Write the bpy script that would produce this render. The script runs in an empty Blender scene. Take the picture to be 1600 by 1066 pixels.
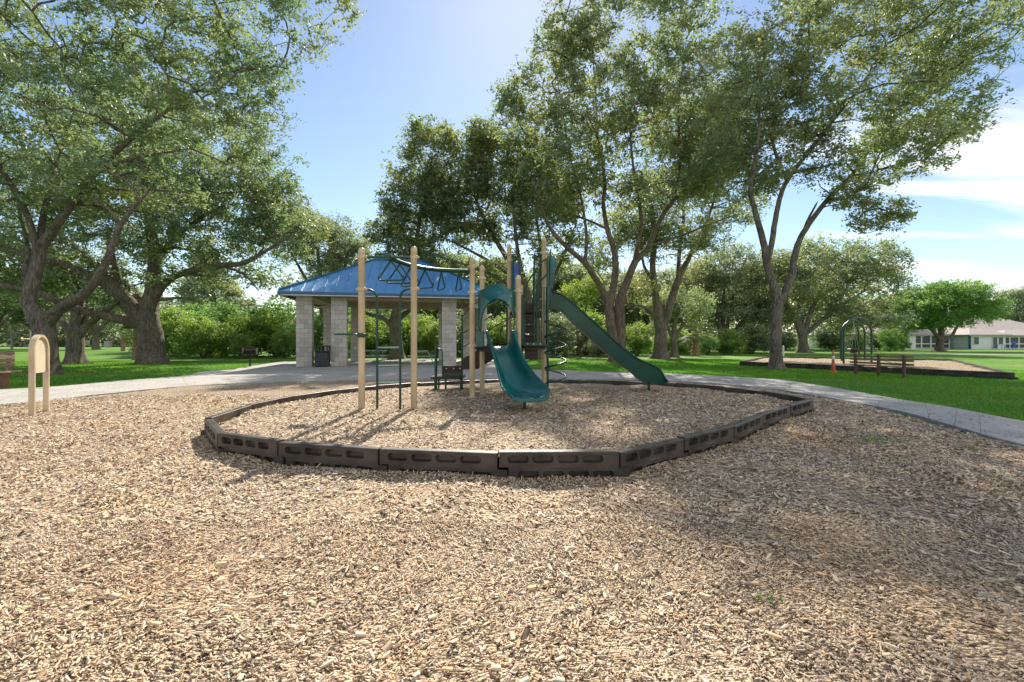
import bpy, bmesh, math, random
import numpy as np
from mathutils import Vector, Matrix, noise

random.seed(7)
RNG = np.random.default_rng(11)
R = math.radians
scene = bpy.context.scene
COL = scene.collection

# ------------------------------------------------------------------ camera, sky, sun, exposure
EYE = 1.4
F = 711.0            # focal length in photograph pixels (1600 wide)
cam_d = bpy.data.cameras.new('camera')
cam_d.sensor_width = 36.0
cam_d.lens = 36.0 * F / 1600.0
cam_d.clip_start = 0.05
cam_d.clip_end = 3000
cam = bpy.data.objects.new('camera', cam_d)
cam.location = (0, 0, EYE)
cam.rotation_euler = (R(90), 0, 0)
COL.objects.link(cam)
scene.camera = cam

SUN_EL = R(40)
SUN_AZ = R(1.8)      # east of straight ahead (+Y)
world = bpy.data.worlds.new('World')
scene.world = world
world.use_nodes = True
wn = world.node_tree.nodes; wl = world.node_tree.links
wn.clear()
w_out = wn.new('ShaderNodeOutputWorld')
w_bg = wn.new('ShaderNodeBackground')
w_sky = wn.new('ShaderNodeTexSky')
w_sky.sky_type = 'NISHITA'
w_sky.sun_disc = False
w_sky.sun_elevation = SUN_EL
w_sky.sun_rotation = SUN_AZ
w_sky.air_density = 1.0
w_sky.dust_density = 0.14
w_sky.ozone_density = 4.0
w_bg.inputs['Strength'].default_value = 0.112
# thin wind-drawn clouds: noise on the sky direction projected to a high flat layer
tc = wn.new('ShaderNodeTexCoord')
sep = wn.new('ShaderNodeSeparateXYZ'); wl.new(tc.outputs['Generated'], sep.inputs[0])
mx = wn.new('ShaderNodeMath'); mx.operation = 'MAXIMUM'; mx.inputs[1].default_value = 0.0
wl.new(sep.outputs['Z'], mx.inputs[0])
ad = wn.new('ShaderNodeMath'); ad.operation = 'ADD'; ad.inputs[1].default_value = 0.12
wl.new(mx.outputs[0], ad.inputs[0])
dx = wn.new('ShaderNodeMath'); dx.operation = 'DIVIDE'; wl.new(sep.outputs['X'], dx.inputs[0]); wl.new(ad.outputs[0], dx.inputs[1])
dy = wn.new('ShaderNodeMath'); dy.operation = 'DIVIDE'; wl.new(sep.outputs['Y'], dy.inputs[0]); wl.new(ad.outputs[0], dy.inputs[1])
cmb = wn.new('ShaderNodeCombineXYZ'); wl.new(dx.outputs[0], cmb.inputs[0]); wl.new(dy.outputs[0], cmb.inputs[1])
mp = wn.new('ShaderNodeMapping'); mp.inputs['Rotation'].default_value = (0, 0, R(28)); mp.inputs['Scale'].default_value = (0.50, 2.3, 1)
mp.inputs['Location'].default_value = (3.1, 0.6, 0)
wl.new(cmb.outputs[0], mp.inputs[0])
n1 = wn.new('ShaderNodeTexNoise'); n1.inputs['Scale'].default_value = 1.1; n1.inputs['Detail'].default_value = 8; n1.inputs['Roughness'].default_value = 0.56
n1.inputs['Distortion'].default_value = 0.5
wl.new(mp.outputs[0], n1.inputs['Vector'])
# clouds thicken to the east; more added unseen behind the camera to brighten shade
east = wn.new('ShaderNodeMapRange'); east.inputs[1].default_value = -0.45; east.inputs[2].default_value = 0.25
east.inputs[3].default_value = -0.20; east.inputs[4].default_value = 0.13
ea = wn.new('ShaderNodeVectorMath'); ea.operation = 'DOT_PRODUCT'; ea.inputs[1].default_value = (0.85, -0.53, 0)
wl.new(tc.outputs['Generated'], ea.inputs[0]); wl.new(ea.outputs['Value'], east.inputs[0])
sm = wn.new('ShaderNodeMath'); sm.operation = 'ADD'; wl.new(n1.outputs['Fac'], sm.inputs[0]); wl.new(east.outputs[0], sm.inputs[1])
cr = wn.new('ShaderNodeMapRange'); cr.interpolation_type = 'SMOOTHSTEP'
cr.inputs[1].default_value = 0.51; cr.inputs[2].default_value = 0.72; cr.inputs[3].default_value = 0.0; cr.inputs[4].default_value = 0.78
wl.new(sm.outputs[0], cr.inputs[0])
mixw = wn.new('ShaderNodeMix'); mixw.data_type = 'RGBA'
mixw.inputs['B'].default_value = (6.6, 6.4, 6.2, 1)
wl.new(cr.outputs[0], mixw.inputs['Factor'])
wb = wn.new('ShaderNodeMix'); wb.data_type = 'RGBA'; wb.blend_type = 'MULTIPLY'; wb.inputs['Factor'].default_value = 1.0
wb.inputs['B'].default_value = (0.93, 0.83, 0.735, 1)      # camera white balance for daylight
wl.new(w_sky.outputs[0], wb.inputs['A'])
wl.new(wb.outputs['Result'], mixw.inputs['A'])
wl.new(mixw.outputs['Result'], w_bg.inputs['Color'])
wl.new(w_bg.outputs[0], w_out.inputs[0])

sun_d = bpy.data.lights.new('sun', 'SUN')
sun_d.energy = 4.1
sun_d.angle = R(0.55)
sun_d.color = (1.0, 0.91, 0.78)
sun = bpy.data.objects.new('sun', sun_d)
SUNV = Vector((math.sin(SUN_AZ) * math.cos(SUN_EL), math.cos(SUN_AZ) * math.cos(SUN_EL), math.sin(SUN_EL)))
sun.rotation_euler = SUNV.to_track_quat('Z', 'Y').to_euler()
COL.objects.link(sun)

scene.view_settings.view_transform = 'Standard'
scene.view_settings.look = 'None'
scene.view_settings.gamma = 1.0
scene.view_settings.use_curve_mapping = False
scene.view_settings.exposure = 1.02
scene.cycles.max_bounces = 6
scene.cycles.diffuse_bounces = 4
scene.cycles.transmission_bounces = 4
scene.cycles.transparent_max_bounces = 6
scene.cycles.sample_clamp_indirect = 6

# ------------------------------------------------------------------ measuring helpers
def W(px, py, Y):                       # point seen at a photograph pixel, at depth Y
    return Vector(((px - 800) / F * Y, Y, EYE + (533 - py) / F * Y))

def G(px, py, z=0.0):                   # point of a level surface seen at a pixel
    Y = (EYE - z) * F / (py - 533)
    return Vector(((px - 800) / F * Y, Y, z))

# ------------------------------------------------------------------ materials
def new_mat(name):
    m = bpy.data.materials.new(name); m.use_nodes = True
    nt = m.node_tree
    b = nt.nodes['Principled BSDF']
    return m, nt.nodes, nt.links, b

def ramp(nodes, stops, interp='LINEAR'):
    r = nodes.new('ShaderNodeValToRGB'); r.color_ramp.interpolation = interp
    e = r.color_ramp.elements
    e[0].position = stops[0][0]; e[0].color = (*stops[0][1], 1)
    e[1].position = stops[-1][0]; e[1].color = (*stops[-1][1], 1)
    for p, c in stops[1:-1]:
        x = e.new(p); x.color = (*c, 1)
    return r

def noisy(name, c1, c2, scale=3.0, rough=0.6, bump=0.0, bscale=40.0, metallic=0.0, spec=0.5, coat=0.0, stretch=(1, 1, 1), detail=6, coords='Object', lo=0.35, hi=0.65):
    m, n, l, b = new_mat(name)
    t = n.new('ShaderNodeTexCoord'); mpn = n.new('ShaderNodeMapping'); mpn.inputs['Scale'].default_value = stretch
    l.new(t.outputs[coords], mpn.inputs[0])
    a = n.new('ShaderNodeTexNoise'); a.inputs['Scale'].default_value = scale; a.inputs['Detail'].default_value = detail
    l.new(mpn.outputs[0], a.inputs['Vector'])
    r = ramp(n, [(lo, c1), (hi, c2)]); l.new(a.outputs['Fac'], r.inputs[0])
    l.new(r.outputs[0], b.inputs['Base Color'])
    b.inputs['Roughness'].default_value = rough
    b.inputs['Metallic'].default_value = metallic
    b.inputs['Specular IOR Level'].default_value = spec
    b.inputs['Coat Weight'].default_value = coat
    if bump:
        a2 = n.new('ShaderNodeTexNoise'); a2.inputs['Scale'].default_value = bscale; a2.inputs['Detail'].default_value = 5
        l.new(mpn.outputs[0], a2.inputs['Vector'])
        bp = n.new('ShaderNodeBump'); bp.inputs['Strength'].default_value = bump; bp.inputs['Distance'].default_value = 0.02
        l.new(a2.outputs['Fac'], bp.inputs['Height']); l.new(bp.outputs[0], b.inputs['Normal'])
    return m

M = {}
M['tan'] = noisy('tan_coated_steel', (0.47, 0.36, 0.22), (0.66, 0.53, 0.35), 5.0, 0.42, 0.06, 60, stretch=(1, 1, .3))
M['tan_panel'] = noisy('tan_panel', (0.60, 0.52, 0.36), (0.66, 0.58, 0.42), 2.5, 0.5, 0.05, 60)
M['slide_teal'] = noisy('teal_plastic', (0.001, 0.070, 0.062), (0.005, 0.110, 0.098), 2.0, 0.24, 0.05, 25, spec=0.55)
M['slide_green'] = noisy('green_plastic', (0.002, 0.050, 0.034), (0.006, 0.075, 0.052), 2.0, 0.30, 0.05, 25)
M['metal_green'] = noisy('dark_green_steel', (0.003, 0.040, 0.022), (0.007, 0.060, 0.034), 4.0, 0.35, 0.04, 60)
M['rung_green'] = noisy('worn_green_steel', (0.03, 0.14, 0.09), (0.10, 0.22, 0.16), 12.0, 0.4)
M['brown_deck'] = noisy('brown_vinyl', (0.028, 0.016, 0.012), (0.050, 0.030, 0.024), 8.0, 0.6, 0.2, 60)
M['blue_panel'] = noisy('blue_panel', (0.03, 0.05, 0.25), (0.05, 0.12, 0.36), 9.0, 0.5)
M['bolt'] = noisy('zinc', (0.4, 0.4, 0.4), (0.6, 0.6, 0.58), 20, 0.35, metallic=0.7)
M['border'] = noisy('dark_grey_plastic', (0.020, 0.016, 0.014), (0.080, 0.064, 0.052), 3.0, 0.40, 0.12, 50, detail=8)
M['border_far'] = M['border']
M['wood_dark'] = noisy('dark_stained_wood', (0.10, 0.055, 0.028), (0.17, 0.10, 0.05), 6, 0.6, 0.25, 40, stretch=(1, 8, 8))
M['bench_slat'] = noisy('weathered_slat', (0.24, 0.16, 0.07), (0.36, 0.26, 0.13), 6, 0.45, 0.25, 40)
M['bench_brown'] = noisy('recycled_brown_plastic', (0.20, 0.10, 0.07), (0.28, 0.15, 0.10), 6, 0.5, 0.2, 40)
M['bench_tan'] = noisy('recycled_tan_plastic', (0.38, 0.28, 0.17), (0.46, 0.35, 0.22), 6, 0.5, 0.2, 40)
M['black'] = noisy('black_coated', (0.010, 0.012, 0.018), (0.02, 0.022, 0.03), 4, 0.4)
M['grill'] = noisy('sooty_steel', (0.012, 0.011, 0.010), (0.035, 0.03, 0.028), 12, 0.7, 0.3, 60)
M['galv'] = noisy('galvanised', (0.36, 0.38, 0.38), (0.5, 0.52, 0.52), 12, 0.35, metallic=0.4)
M['orange'] = noisy('orange_plastic', (0.55, 0.09, 0.03), (0.68, 0.14, 0.05), 6, 0.5)
M['white'] = noisy('white_paint', (0.70, 0.70, 0.67), (0.80, 0.80, 0.78), 3, 0.5)
M['beam'] = noisy('pale_timber', (0.34, 0.27, 0.19), (0.44, 0.36, 0.26), 3, 0.7, 0.15, 40, stretch=(.3, 3, 3))
M['roof_blue'] = noisy('blue_metal_roof', (0.016, 0.17, 0.42), (0.03, 0.23, 0.52), 0.8, 0.45, 0.04, 6, spec=0.9, coat=0.7)
M['roof_blue'].node_tree.nodes['Principled BSDF'].inputs['Coat Roughness'].default_value = 0.4
M['soffit'] = noisy('soffit', (0.30, 0.26, 0.21), (0.36, 0.32, 0.27), 2, 0.8)
M['fascia'] = noisy('blue_fascia', (0.006, 0.07, 0.15), (0.01, 0.09, 0.19), 2, 0.35)
M['house_wall'] = noisy('mint_stucco', (0.80, 0.80, 0.74), (0.86, 0.86, 0.80), 1.2, 0.8, 0.1, 30)
M['shingle'] = noisy('tan_shingles', (0.34, 0.30, 0.27), (0.46, 0.41, 0.37), 3.0, 0.85, 0.3, 20, stretch=(1, 1, 5))
M['screen'] = noisy('dark_screen', (0.05, 0.05, 0.055), (0.10, 0.10, 0.105), 1.5, 0.5)
M['glass'] = noisy('window_glass', (0.06, 0.07, 0.07), (0.12, 0.13, 0.13), 1.5, 0.35)
M['blue_plastic'] = noisy('blue_plastic', (0.02, 0.10, 0.35), (0.03, 0.15, 0.42), 2, 0.4)
M['palm_trunk'] = noisy('palm_trunk', (0.20, 0.12, 0.07), (0.38, 0.26, 0.16), 6, 0.85, 0.6, 20)
M['road'] = noisy('road', (0.30, 0.29, 0.27), (0.38, 0.37, 0.35), 0.5, 0.85)
M['pole'] = noisy('weathered_pole', (0.34, 0.31, 0.28), (0.44, 0.41, 0.37), 3, 0.8)

def concrete():
    m, n, l, b = new_mat('concrete')
    t = n.new('ShaderNodeTexCoord')
    a = n.new('ShaderNodeTexNoise'); a.inputs['Scale'].default_value = 0.9; a.inputs['Detail'].default_value = 9; a.inputs['Roughness'].default_value = 0.65
    l.new(t.outputs['Object'], a.inputs['Vector'])
    r = ramp(n, [(0.3, (0.30, 0.29, 0.275)), (0.5, (0.40, 0.385, 0.36)), (0.7, (0.47, 0.45, 0.42))]); l.new(a.outputs['Fac'], r.inputs[0])
    v = n.new('ShaderNodeTexNoise'); v.inputs['Scale'].default_value = 14; v.inputs['Detail'].default_value = 3
    l.new(t.outputs['Object'], v.inputs['Vector'])
    r2 = ramp(n, [(0.30, (0.40, 0.35, 0.29)), (0.42, (0.92, 0.90, 0.87)), (0.6, (1, 1, 1))]); l.new(v.outputs['Fac'], r2.inputs[0])
    mm = n.new('ShaderNodeMix'); mm.data_type = 'RGBA'; mm.blend_type = 'MULTIPLY'; mm.inputs['Factor'].default_value = 0.8
    l.new(r.outputs[0], mm.inputs['A']); l.new(r2.outputs[0], mm.inputs['B']); l.new(mm.outputs['Result'], b.inputs['Base Color'])
    b.inputs['Roughness'].default_value = 0.85
    a2 = n.new('ShaderNodeTexNoise'); a2.inputs['Scale'].default_value = 90; l.new(t.outputs['Object'], a2.inputs['Vector'])
    bp = n.new('ShaderNodeBump'); bp.inputs['Strength'].default_value = 0.25; bp.inputs['Distance'].default_value = 0.01
    l.new(a2.outputs['Fac'], bp.inputs['Height']); l.new(bp.outputs[0], b.inputs['Normal'])
    return m
M['concrete'] = concrete()

def block_mat():
    m, n, l, b = new_mat('split_face_block')
    oi = n.new('ShaderNodeObjectInfo')
    r = ramp(n, [(0, (0.42, 0.39, 0.345)), (0.5, (0.52, 0.485, 0.43)), (1, (0.60, 0.56, 0.50))]); l.new(oi.outputs['Random'], r.inputs[0])
    t = n.new('ShaderNodeTexCoord')
    a = n.new('ShaderNodeTexNoise'); a.inputs['Scale'].default_value = 22; a.inputs['Detail'].default_value = 8
    l.new(t.outputs['Object'], a.inputs['Vector'])
    r2 = ramp(n, [(0.3, (0.7, 0.7, 0.7)), (0.7, (1.05, 1.04, 1.02))]); l.new(a.outputs['Fac'], r2.inputs[0])
    mm = n.new('ShaderNodeMix'); mm.data_type = 'RGBA'; mm.blend_type = 'MULTIPLY'; mm.inputs['Factor'].default_value = 1
    l.new(r.outputs[0], mm.inputs['A']); l.new(r2.outputs[0], mm.inputs['B']); l.new(mm.outputs['Result'], b.inputs['Base Color'])
    b.inputs['Roughness'].default_value = 0.9
    bp = n.new('ShaderNodeBump'); bp.inputs['Strength'].default_value = 0.7; bp.inputs['Distance'].default_value = 0.02
    l.new(a.outputs['Fac'], bp.inputs['Height']); l.new(bp.outputs[0], b.inputs['Normal'])
    return m
M['block'] = block_mat()
M['mortar'] = noisy('mortar', (0.26, 0.25, 0.23), (0.32, 0.31, 0.29), 8, 0.95)

CHIP_STOPS = [(0.0, (0.07, 0.04, 0.024)), (0.12, (0.16, 0.10, 0.06)), (0.21, (0.34, 0.24, 0.165)), (0.29, (0.52, 0.385, 0.26)),
              (0.44, (0.66, 0.51, 0.335)), (0.64, (0.77, 0.63, 0.44)), (0.78, (0.47, 0.405, 0.325)), (0.86, (0.64, 0.42, 0.21)), (1.0, (0.84, 0.73, 0.56))]

def patches(n, l, t, b, src, amount=1.0):
    """slow colour drift over the mulch: greyer where old, redder where raked open"""
    a = n.new('ShaderNodeTexNoise'); a.inputs['Scale'].default_value = 0.55; a.inputs['Detail'].default_value = 5; a.inputs['Roughness'].default_value = 0.6
    l.new(t.outputs['Object'], a.inputs['Vector'])
    r = ramp(n, [(0.28, (1.0, 0.82, 0.62)), (0.38, (1.0, 0.96, 0.90)), (0.56, (1.0, 1.0, 1.0)), (0.72, (0.88, 0.90, 0.92))]); l.new(a.outputs['Fac'], r.inputs[0])
    mm = n.new('ShaderNodeMix'); mm.data_type = 'RGBA'; mm.blend_type = 'MULTIPLY'; mm.inputs['Factor'].default_value = amount
    l.new(src, mm.inputs['A']); l.new(r.outputs[0], mm.inputs['B'])
    l.new(mm.outputs['Result'], b.inputs['Base Color'])

def chip_mat():
    m, n, l, b = new_mat('wood_chip')
    g = n.new('ShaderNodeNewGeometry'); r = ramp(n, CHIP_STOPS); l.new(g.outputs['Random Per Island'], r.inputs[0])
    t = n.new('ShaderNodeTexCoord')
    patches(n, l, t, b, r.outputs[0])
    b.inputs['Roughness'].default_value = 0.75
    a = n.new('ShaderNodeTexNoise'); a.inputs['Scale'].default_value = 160; l.new(t.outputs['Object'], a.inputs['Vector'])
    bp = n.new('ShaderNodeBump'); bp.inputs['Strength'].default_value = 0.35; bp.inputs['Distance'].default_value = 0.004
    l.new(a.outputs['Fac'], bp.inputs['Height']); l.new(bp.outputs[0], b.inputs['Normal'])
    return m
M['chip'] = chip_mat()

def mulch_mat():
    """bed of small chips: stretched cells in three directions, each with its own colour and tilt"""
    m, n, l, b = new_mat('mulch_bed')
    t = n.new('ShaderNodeTexCoord')
    cols = []; hs = []
    for k, (rot, sc) in enumerate([(0.4, 30), (1.5, 34), (2.6, 27)]):
        mpn = n.new('ShaderNodeMapping'); mpn.inputs['Rotation'].default_value = (0, 0, rot); mpn.inputs['Scale'].default_value = (1.0, 2.6, 1.0)
        l.new(t.outputs['Object'], mpn.inputs[0])
        v = n.new('ShaderNodeTexVoronoi'); v.inputs['Scale'].default_value = sc; l.new(mpn.outputs[0], v.inputs['Vector'])
        cols.append(v.outputs['Color']); hs.append(v.outputs['Distance'])
    sel = n.new('ShaderNodeTexVoronoi'); sel.inputs['Scale'].default_value = 16; l.new(t.outputs['Object'], sel.inputs['Vector'])
    s = n.new('ShaderNodeSeparateColor'); l.new(sel.outputs['Color'], s.inputs[0])
    def pick(a, c, ch, thr):
        x = n.new('ShaderNodeMath'); x.operation = 'GREATER_THAN'; x.inputs[1].default_value = thr; l.new(s.outputs[ch], x.inputs[0])
        y = n.new('ShaderNodeMix'); y.data_type = 'RGBA'; l.new(x.outputs[0], y.inputs['Factor']); l.new(a, y.inputs['A']); l.new(c, y.inputs['B'])
        return y.outputs['Result']
    c = pick(pick(cols[0], cols[1], 0, 0.5), cols[2], 1, 0.66)
    h = pick(pick(hs[0], hs[1], 0, 0.5), hs[2], 1, 0.66)
    sc_ = n.new('ShaderNodeSeparateColor'); l.new(c, sc_.inputs[0])
    r = ramp(n, CHIP_STOPS); l.new(sc_.outputs[0], r.inputs[0])
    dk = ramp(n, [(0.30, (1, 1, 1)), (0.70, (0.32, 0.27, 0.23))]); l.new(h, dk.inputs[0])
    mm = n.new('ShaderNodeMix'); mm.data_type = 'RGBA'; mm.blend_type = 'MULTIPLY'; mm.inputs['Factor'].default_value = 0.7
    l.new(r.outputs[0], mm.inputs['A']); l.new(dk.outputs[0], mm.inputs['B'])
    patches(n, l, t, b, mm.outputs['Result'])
    b.inputs['Roughness'].default_value = 0.85
    hh = n.new('ShaderNodeMath'); hh.operation = 'SUBTRACT'; l.new(sc_.outputs[1], hh.inputs[0]); l.new(h, hh.inputs[1])
    bp = n.new('ShaderNodeBump'); bp.inputs['Strength'].default_value = 0.9; bp.inputs['Distance'].default_value = 0.02
    l.new(hh.outputs[0], bp.inputs['Height']); l.new(bp.outputs[0], b.inputs['Normal'])
    return m
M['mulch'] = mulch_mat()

def lawn_mat():
    m, n, l, b = new_mat('lawn')
    t = n.new('ShaderNodeTexCoord')
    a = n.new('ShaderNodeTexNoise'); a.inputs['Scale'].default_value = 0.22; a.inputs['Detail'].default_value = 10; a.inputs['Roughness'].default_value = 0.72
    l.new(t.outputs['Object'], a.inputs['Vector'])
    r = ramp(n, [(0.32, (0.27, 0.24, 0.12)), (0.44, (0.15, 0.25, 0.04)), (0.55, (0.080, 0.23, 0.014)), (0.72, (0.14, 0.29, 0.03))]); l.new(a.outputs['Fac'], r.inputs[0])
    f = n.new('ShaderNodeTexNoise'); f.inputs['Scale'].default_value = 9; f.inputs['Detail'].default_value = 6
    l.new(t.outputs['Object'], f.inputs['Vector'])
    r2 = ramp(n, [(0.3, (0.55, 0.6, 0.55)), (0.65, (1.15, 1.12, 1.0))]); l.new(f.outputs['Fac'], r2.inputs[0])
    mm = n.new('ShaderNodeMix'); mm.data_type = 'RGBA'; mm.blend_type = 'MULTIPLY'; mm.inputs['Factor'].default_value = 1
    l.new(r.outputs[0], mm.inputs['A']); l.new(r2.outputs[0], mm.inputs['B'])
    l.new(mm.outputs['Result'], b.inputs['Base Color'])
    b.inputs['Roughness'].default_value = 0.8
    b.inputs['Specular IOR Level'].default_value = 0.15
    a2 = n.new('ShaderNodeTexNoise'); a2.inputs['Scale'].default_value = 40; a2.inputs['Detail'].default_value = 4; l.new(t.outputs['Object'], a2.inputs['Vector'])
    bp = n.new('ShaderNodeBump'); bp.inputs['Strength'].default_value = 0.35; bp.inputs['Distance'].default_value = 0.05
    l.new(a2.outputs['Fac'], bp.inputs['Height']); l.new(bp.outputs[0], b.inputs['Normal'])
    return m
M['lawn'] = lawn_mat()

def leaf_mat(name, stops, trans=0.45, tcol=(0.22, 0.30, 0.03), gloss=0.07, tint_scale=0.35):
    """thin leaf: per-leaf colour from the stops, light passes through it"""
    m = bpy.data.materials.new(name); m.use_nodes = True
    n = m.node_tree.nodes; l = m.node_tree.links; n.clear()
    out = n.new('ShaderNodeOutputMaterial')
    g = n.new('ShaderNodeNewGeometry'); r = ramp(n, stops); l.new(g.outputs['Random Per Island'], r.inputs[0])
    t = n.new('ShaderNodeTexCoord'); a = n.new('ShaderNodeTexNoise'); a.inputs['Scale'].default_value = tint_scale; a.inputs['Detail'].default_value = 3
    l.new(t.outputs['Object'], a.inputs['Vector'])
    rt = ramp(n, [(0.35, (0.72, 0.90, 0.92)), (0.5, (0.90, 1, 0.98)), (0.65, (1.18, 1.12, 0.80))]); l.new(a.outputs['Fac'], rt.inputs[0])
    mm = n.new('ShaderNodeMix'); mm.data_type = 'RGBA'; mm.blend_type = 'MULTIPLY'; mm.inputs['Factor'].default_value = 1
    l.new(r.outputs[0], mm.inputs['A']); l.new(rt.outputs[0], mm.inputs['B'])
    d = n.new('ShaderNodeBsdfDiffuse'); l.new(mm.outputs['Result'], d.inputs['Color'])
    tr = n.new('ShaderNodeBsdfTranslucent')
    m2 = n.new('ShaderNodeMix'); m2.data_type = 'RGBA'; m2.blend_type = 'MULTIPLY'; m2.inputs['Factor'].default_value = 1
    l.new(rt.outputs[0], m2.inputs['A']); m2.inputs['B'].default_value = (*tcol, 1); l.new(m2.outputs['Result'], tr.inputs['Color'])
    x1 = n.new('ShaderNodeMixShader'); x1.inputs[0].default_value = trans; l.new(d.outputs[0], x1.inputs[1]); l.new(tr.outputs[0], x1.inputs[2])
    gl = n.new('ShaderNodeBsdfGlossy'); gl.inputs['Roughness'].default_value = 0.5; gl.inputs['Color'].default_value = (1, 1, 1, 1)
    x2 = n.new('ShaderNodeMixShader'); x2.inputs[0].default_value = gloss; l.new(x1.outputs[0], x2.inputs[1]); l.new(gl.outputs[0], x2.inputs[2])
    l.new(x2.outputs[0], out.inputs[0])
    return m
M['leaf_oak'] = leaf_mat('oak_leaves', [(0, (0.022, 0.042, 0.02)), (0.35, (0.075, 0.11, 0.045)), (0.75, (0.18, 0.22, 0.09)), (1, (0.36, 0.35, 0.15))], 0.54, (0.42, 0.47, 0.18), 0.10)
M['leaf_left'] = leaf_mat('oak_leaves_bright', [(0, (0.024, 0.05, 0.022)), (0.35, (0.075, 0.13, 0.045)), (0.75, (0.18, 0.26, 0.085)), (1, (0.38, 0.38, 0.14))], 0.52, (0.35, 0.43, 0.16), 0.10)
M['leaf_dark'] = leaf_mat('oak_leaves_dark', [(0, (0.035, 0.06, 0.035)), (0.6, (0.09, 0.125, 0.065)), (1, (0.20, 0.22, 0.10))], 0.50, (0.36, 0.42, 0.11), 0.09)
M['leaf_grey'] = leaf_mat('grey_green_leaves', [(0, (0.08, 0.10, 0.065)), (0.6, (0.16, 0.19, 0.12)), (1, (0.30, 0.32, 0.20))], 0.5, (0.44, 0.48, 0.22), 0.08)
M['leaf_bright'] = leaf_mat('bright_green_leaves', [(0, (0.05, 0.13, 0.02)), (0.5, (0.11, 0.26, 0.04)), (1, (0.22, 0.40, 0.07))], 0.48, (0.34, 0.50, 0.12), 0.05)
M['leaf_shrub'] = leaf_mat('shrub_leaves', [(0, (0.05, 0.11, 0.02)), (0.4, (0.12, 0.22, 0.045)), (0.8, (0.23, 0.33, 0.07)), (1, (0.36, 0.36, 0.12))], 0.5, (0.42, 0.55, 0.08), 0.05)
M['leaf_palm'] = leaf_mat('palm_leaves', [(0, (0.05, 0.08, 0.025)), (0.8, (0.12, 0.15, 0.05)), (1, (0.22, 0.16, 0.07))], 0.2, (0.2, 0.25, 0.05), 0.03)
M['blade'] = leaf_mat('grass_blades', [(0, (0.06, 0.18, 0.014)), (0.5, (0.125, 0.30, 0.022)), (0.9, (0.24, 0.42, 0.045)), (1, (0.30, 0.28, 0.12))], 0.45, (0.17, 0.40, 0.02), 0.03, 0.25)
M['litter'] = leaf_mat('dry_leaves', [(0, (0.14, 0.07, 0.03)), (0.6, (0.30, 0.17, 0.07)), (1, (0.45, 0.33, 0.10))], 0.15, (0.3, 0.2, 0.05), 0.03)

def bark_mat(name, c1, c2, c3):
    m, n, l, b = new_mat(name)
    t = n.new('ShaderNodeTexCoord'); mpn = n.new('ShaderNodeMapping'); mpn.inputs['Scale'].default_value = (1, 1, 0.22)
    l.new(t.outputs['Object'], mpn.inputs[0])
    v = n.new('ShaderNodeTexNoise'); v.inputs['Scale'].default_value = 14; v.inputs['Detail'].default_value = 8; v.inputs['Roughness'].default_value = 0.7
    l.new(mpn.outputs[0], v.inputs['Vector'])
    a = n.new('ShaderNodeTexNoise'); a.inputs['Scale'].default_value = 1.3; a.inputs['Detail'].default_value = 6
    l.new(t.outputs['Object'], a.inputs['Vector'])
    r = ramp(n, [(0.32, c1), (0.5, c2), (0.68, c3)]); l.new(v.outputs['Fac'], r.inputs[0])
    r2 = ramp(n, [(0.35, (0.72, 0.72, 0.70)), (0.65, (1.2, 1.2, 1.15))]); l.new(a.outputs['Fac'], r2.inputs[0])
    mm = n.new('ShaderNodeMix'); mm.data_type = 'RGBA'; mm.blend_type = 'MULTIPLY'; mm.inputs['Factor'].default_value = 1
    l.new(r.outputs[0], mm.inputs['A']); l.new(r2.outputs[0], mm.inputs['B']); l.new(mm.outputs['Result'], b.inputs['Base Color'])
    b.inputs['Roughness'].default_value = 0.92
    bp = n.new('ShaderNodeBump'); bp.inputs['Strength'].default_value = 1.0; bp.inputs['Distance'].default_value = 0.12
    l.new(v.outputs['Fac'], bp.inputs['Height']); l.new(bp.outputs[0], b.inputs['Normal'])
    return m
M['bark'] = bark_mat('oak_bark', (0.055, 0.044, 0.034), (0.165, 0.137, 0.110), (0.33, 0.28, 0.23))
M['bark_red'] = bark_mat('red_brown_bark', (0.06, 0.040, 0.030), (0.17, 0.125, 0.095), (0.32, 0.25, 0.19))

# ------------------------------------------------------------------ mesh helpers
def tag(o, label=None, cat=None, group=None, kind=None):
    if label: o['label'] = label
    if cat: o['category'] = cat
    if group: o['group'] = group
    if kind: o['kind'] = kind
    return o

def empty(name, loc=(0, 0, 0), rz=0.0, parent=None, **kw):
    o = bpy.data.objects.new(name, None); o.empty_display_size = 0.2
    COL.objects.link(o); o.location = loc; o.rotation_euler = (0, 0, rz); o.parent = parent
    return tag(o, **kw)

def fast_mesh(name, verts, quads=None, tris=None, mat=None, smooth=False):
    me = bpy.data.meshes.new(name)
    verts = np.asarray(verts, dtype=np.float32)
    idx = []; starts = []; tot = 0; lens = []
    if quads is not None and len(quads):
        q = np.asarray(quads, dtype=np.int32); idx.append(q.ravel()); starts.append(tot + 4 * np.arange(len(q))); tot += q.size; lens.append(len(q))
    if tris is not None and len(tris):
        q = np.asarray(tris, dtype=np.int32); idx.append(q.ravel()); starts.append(tot + 3 * np.arange(len(q))); tot += q.size; lens.append(len(q))
    idx = np.concatenate(idx); starts = np.concatenate(starts).astype(np.int32)
    me.vertices.add(len(verts)); me.vertices.foreach_set('co', verts.ravel())
    me.loops.add(len(idx)); me.loops.foreach_set('vertex_index', idx)
    me.polygons.add(len(starts)); me.polygons.foreach_set('loop_start', starts)
    me.update(calc_edges=True)
    if smooth: me.shade_smooth()
    if mat: me.materials.append(mat)
    return me

def link(name, me, parent=None, loc=None):
    o = bpy.data.objects.new(name, me); COL.objects.link(o); o.parent = parent
    if loc is not None: o.location = loc
    return o

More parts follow.
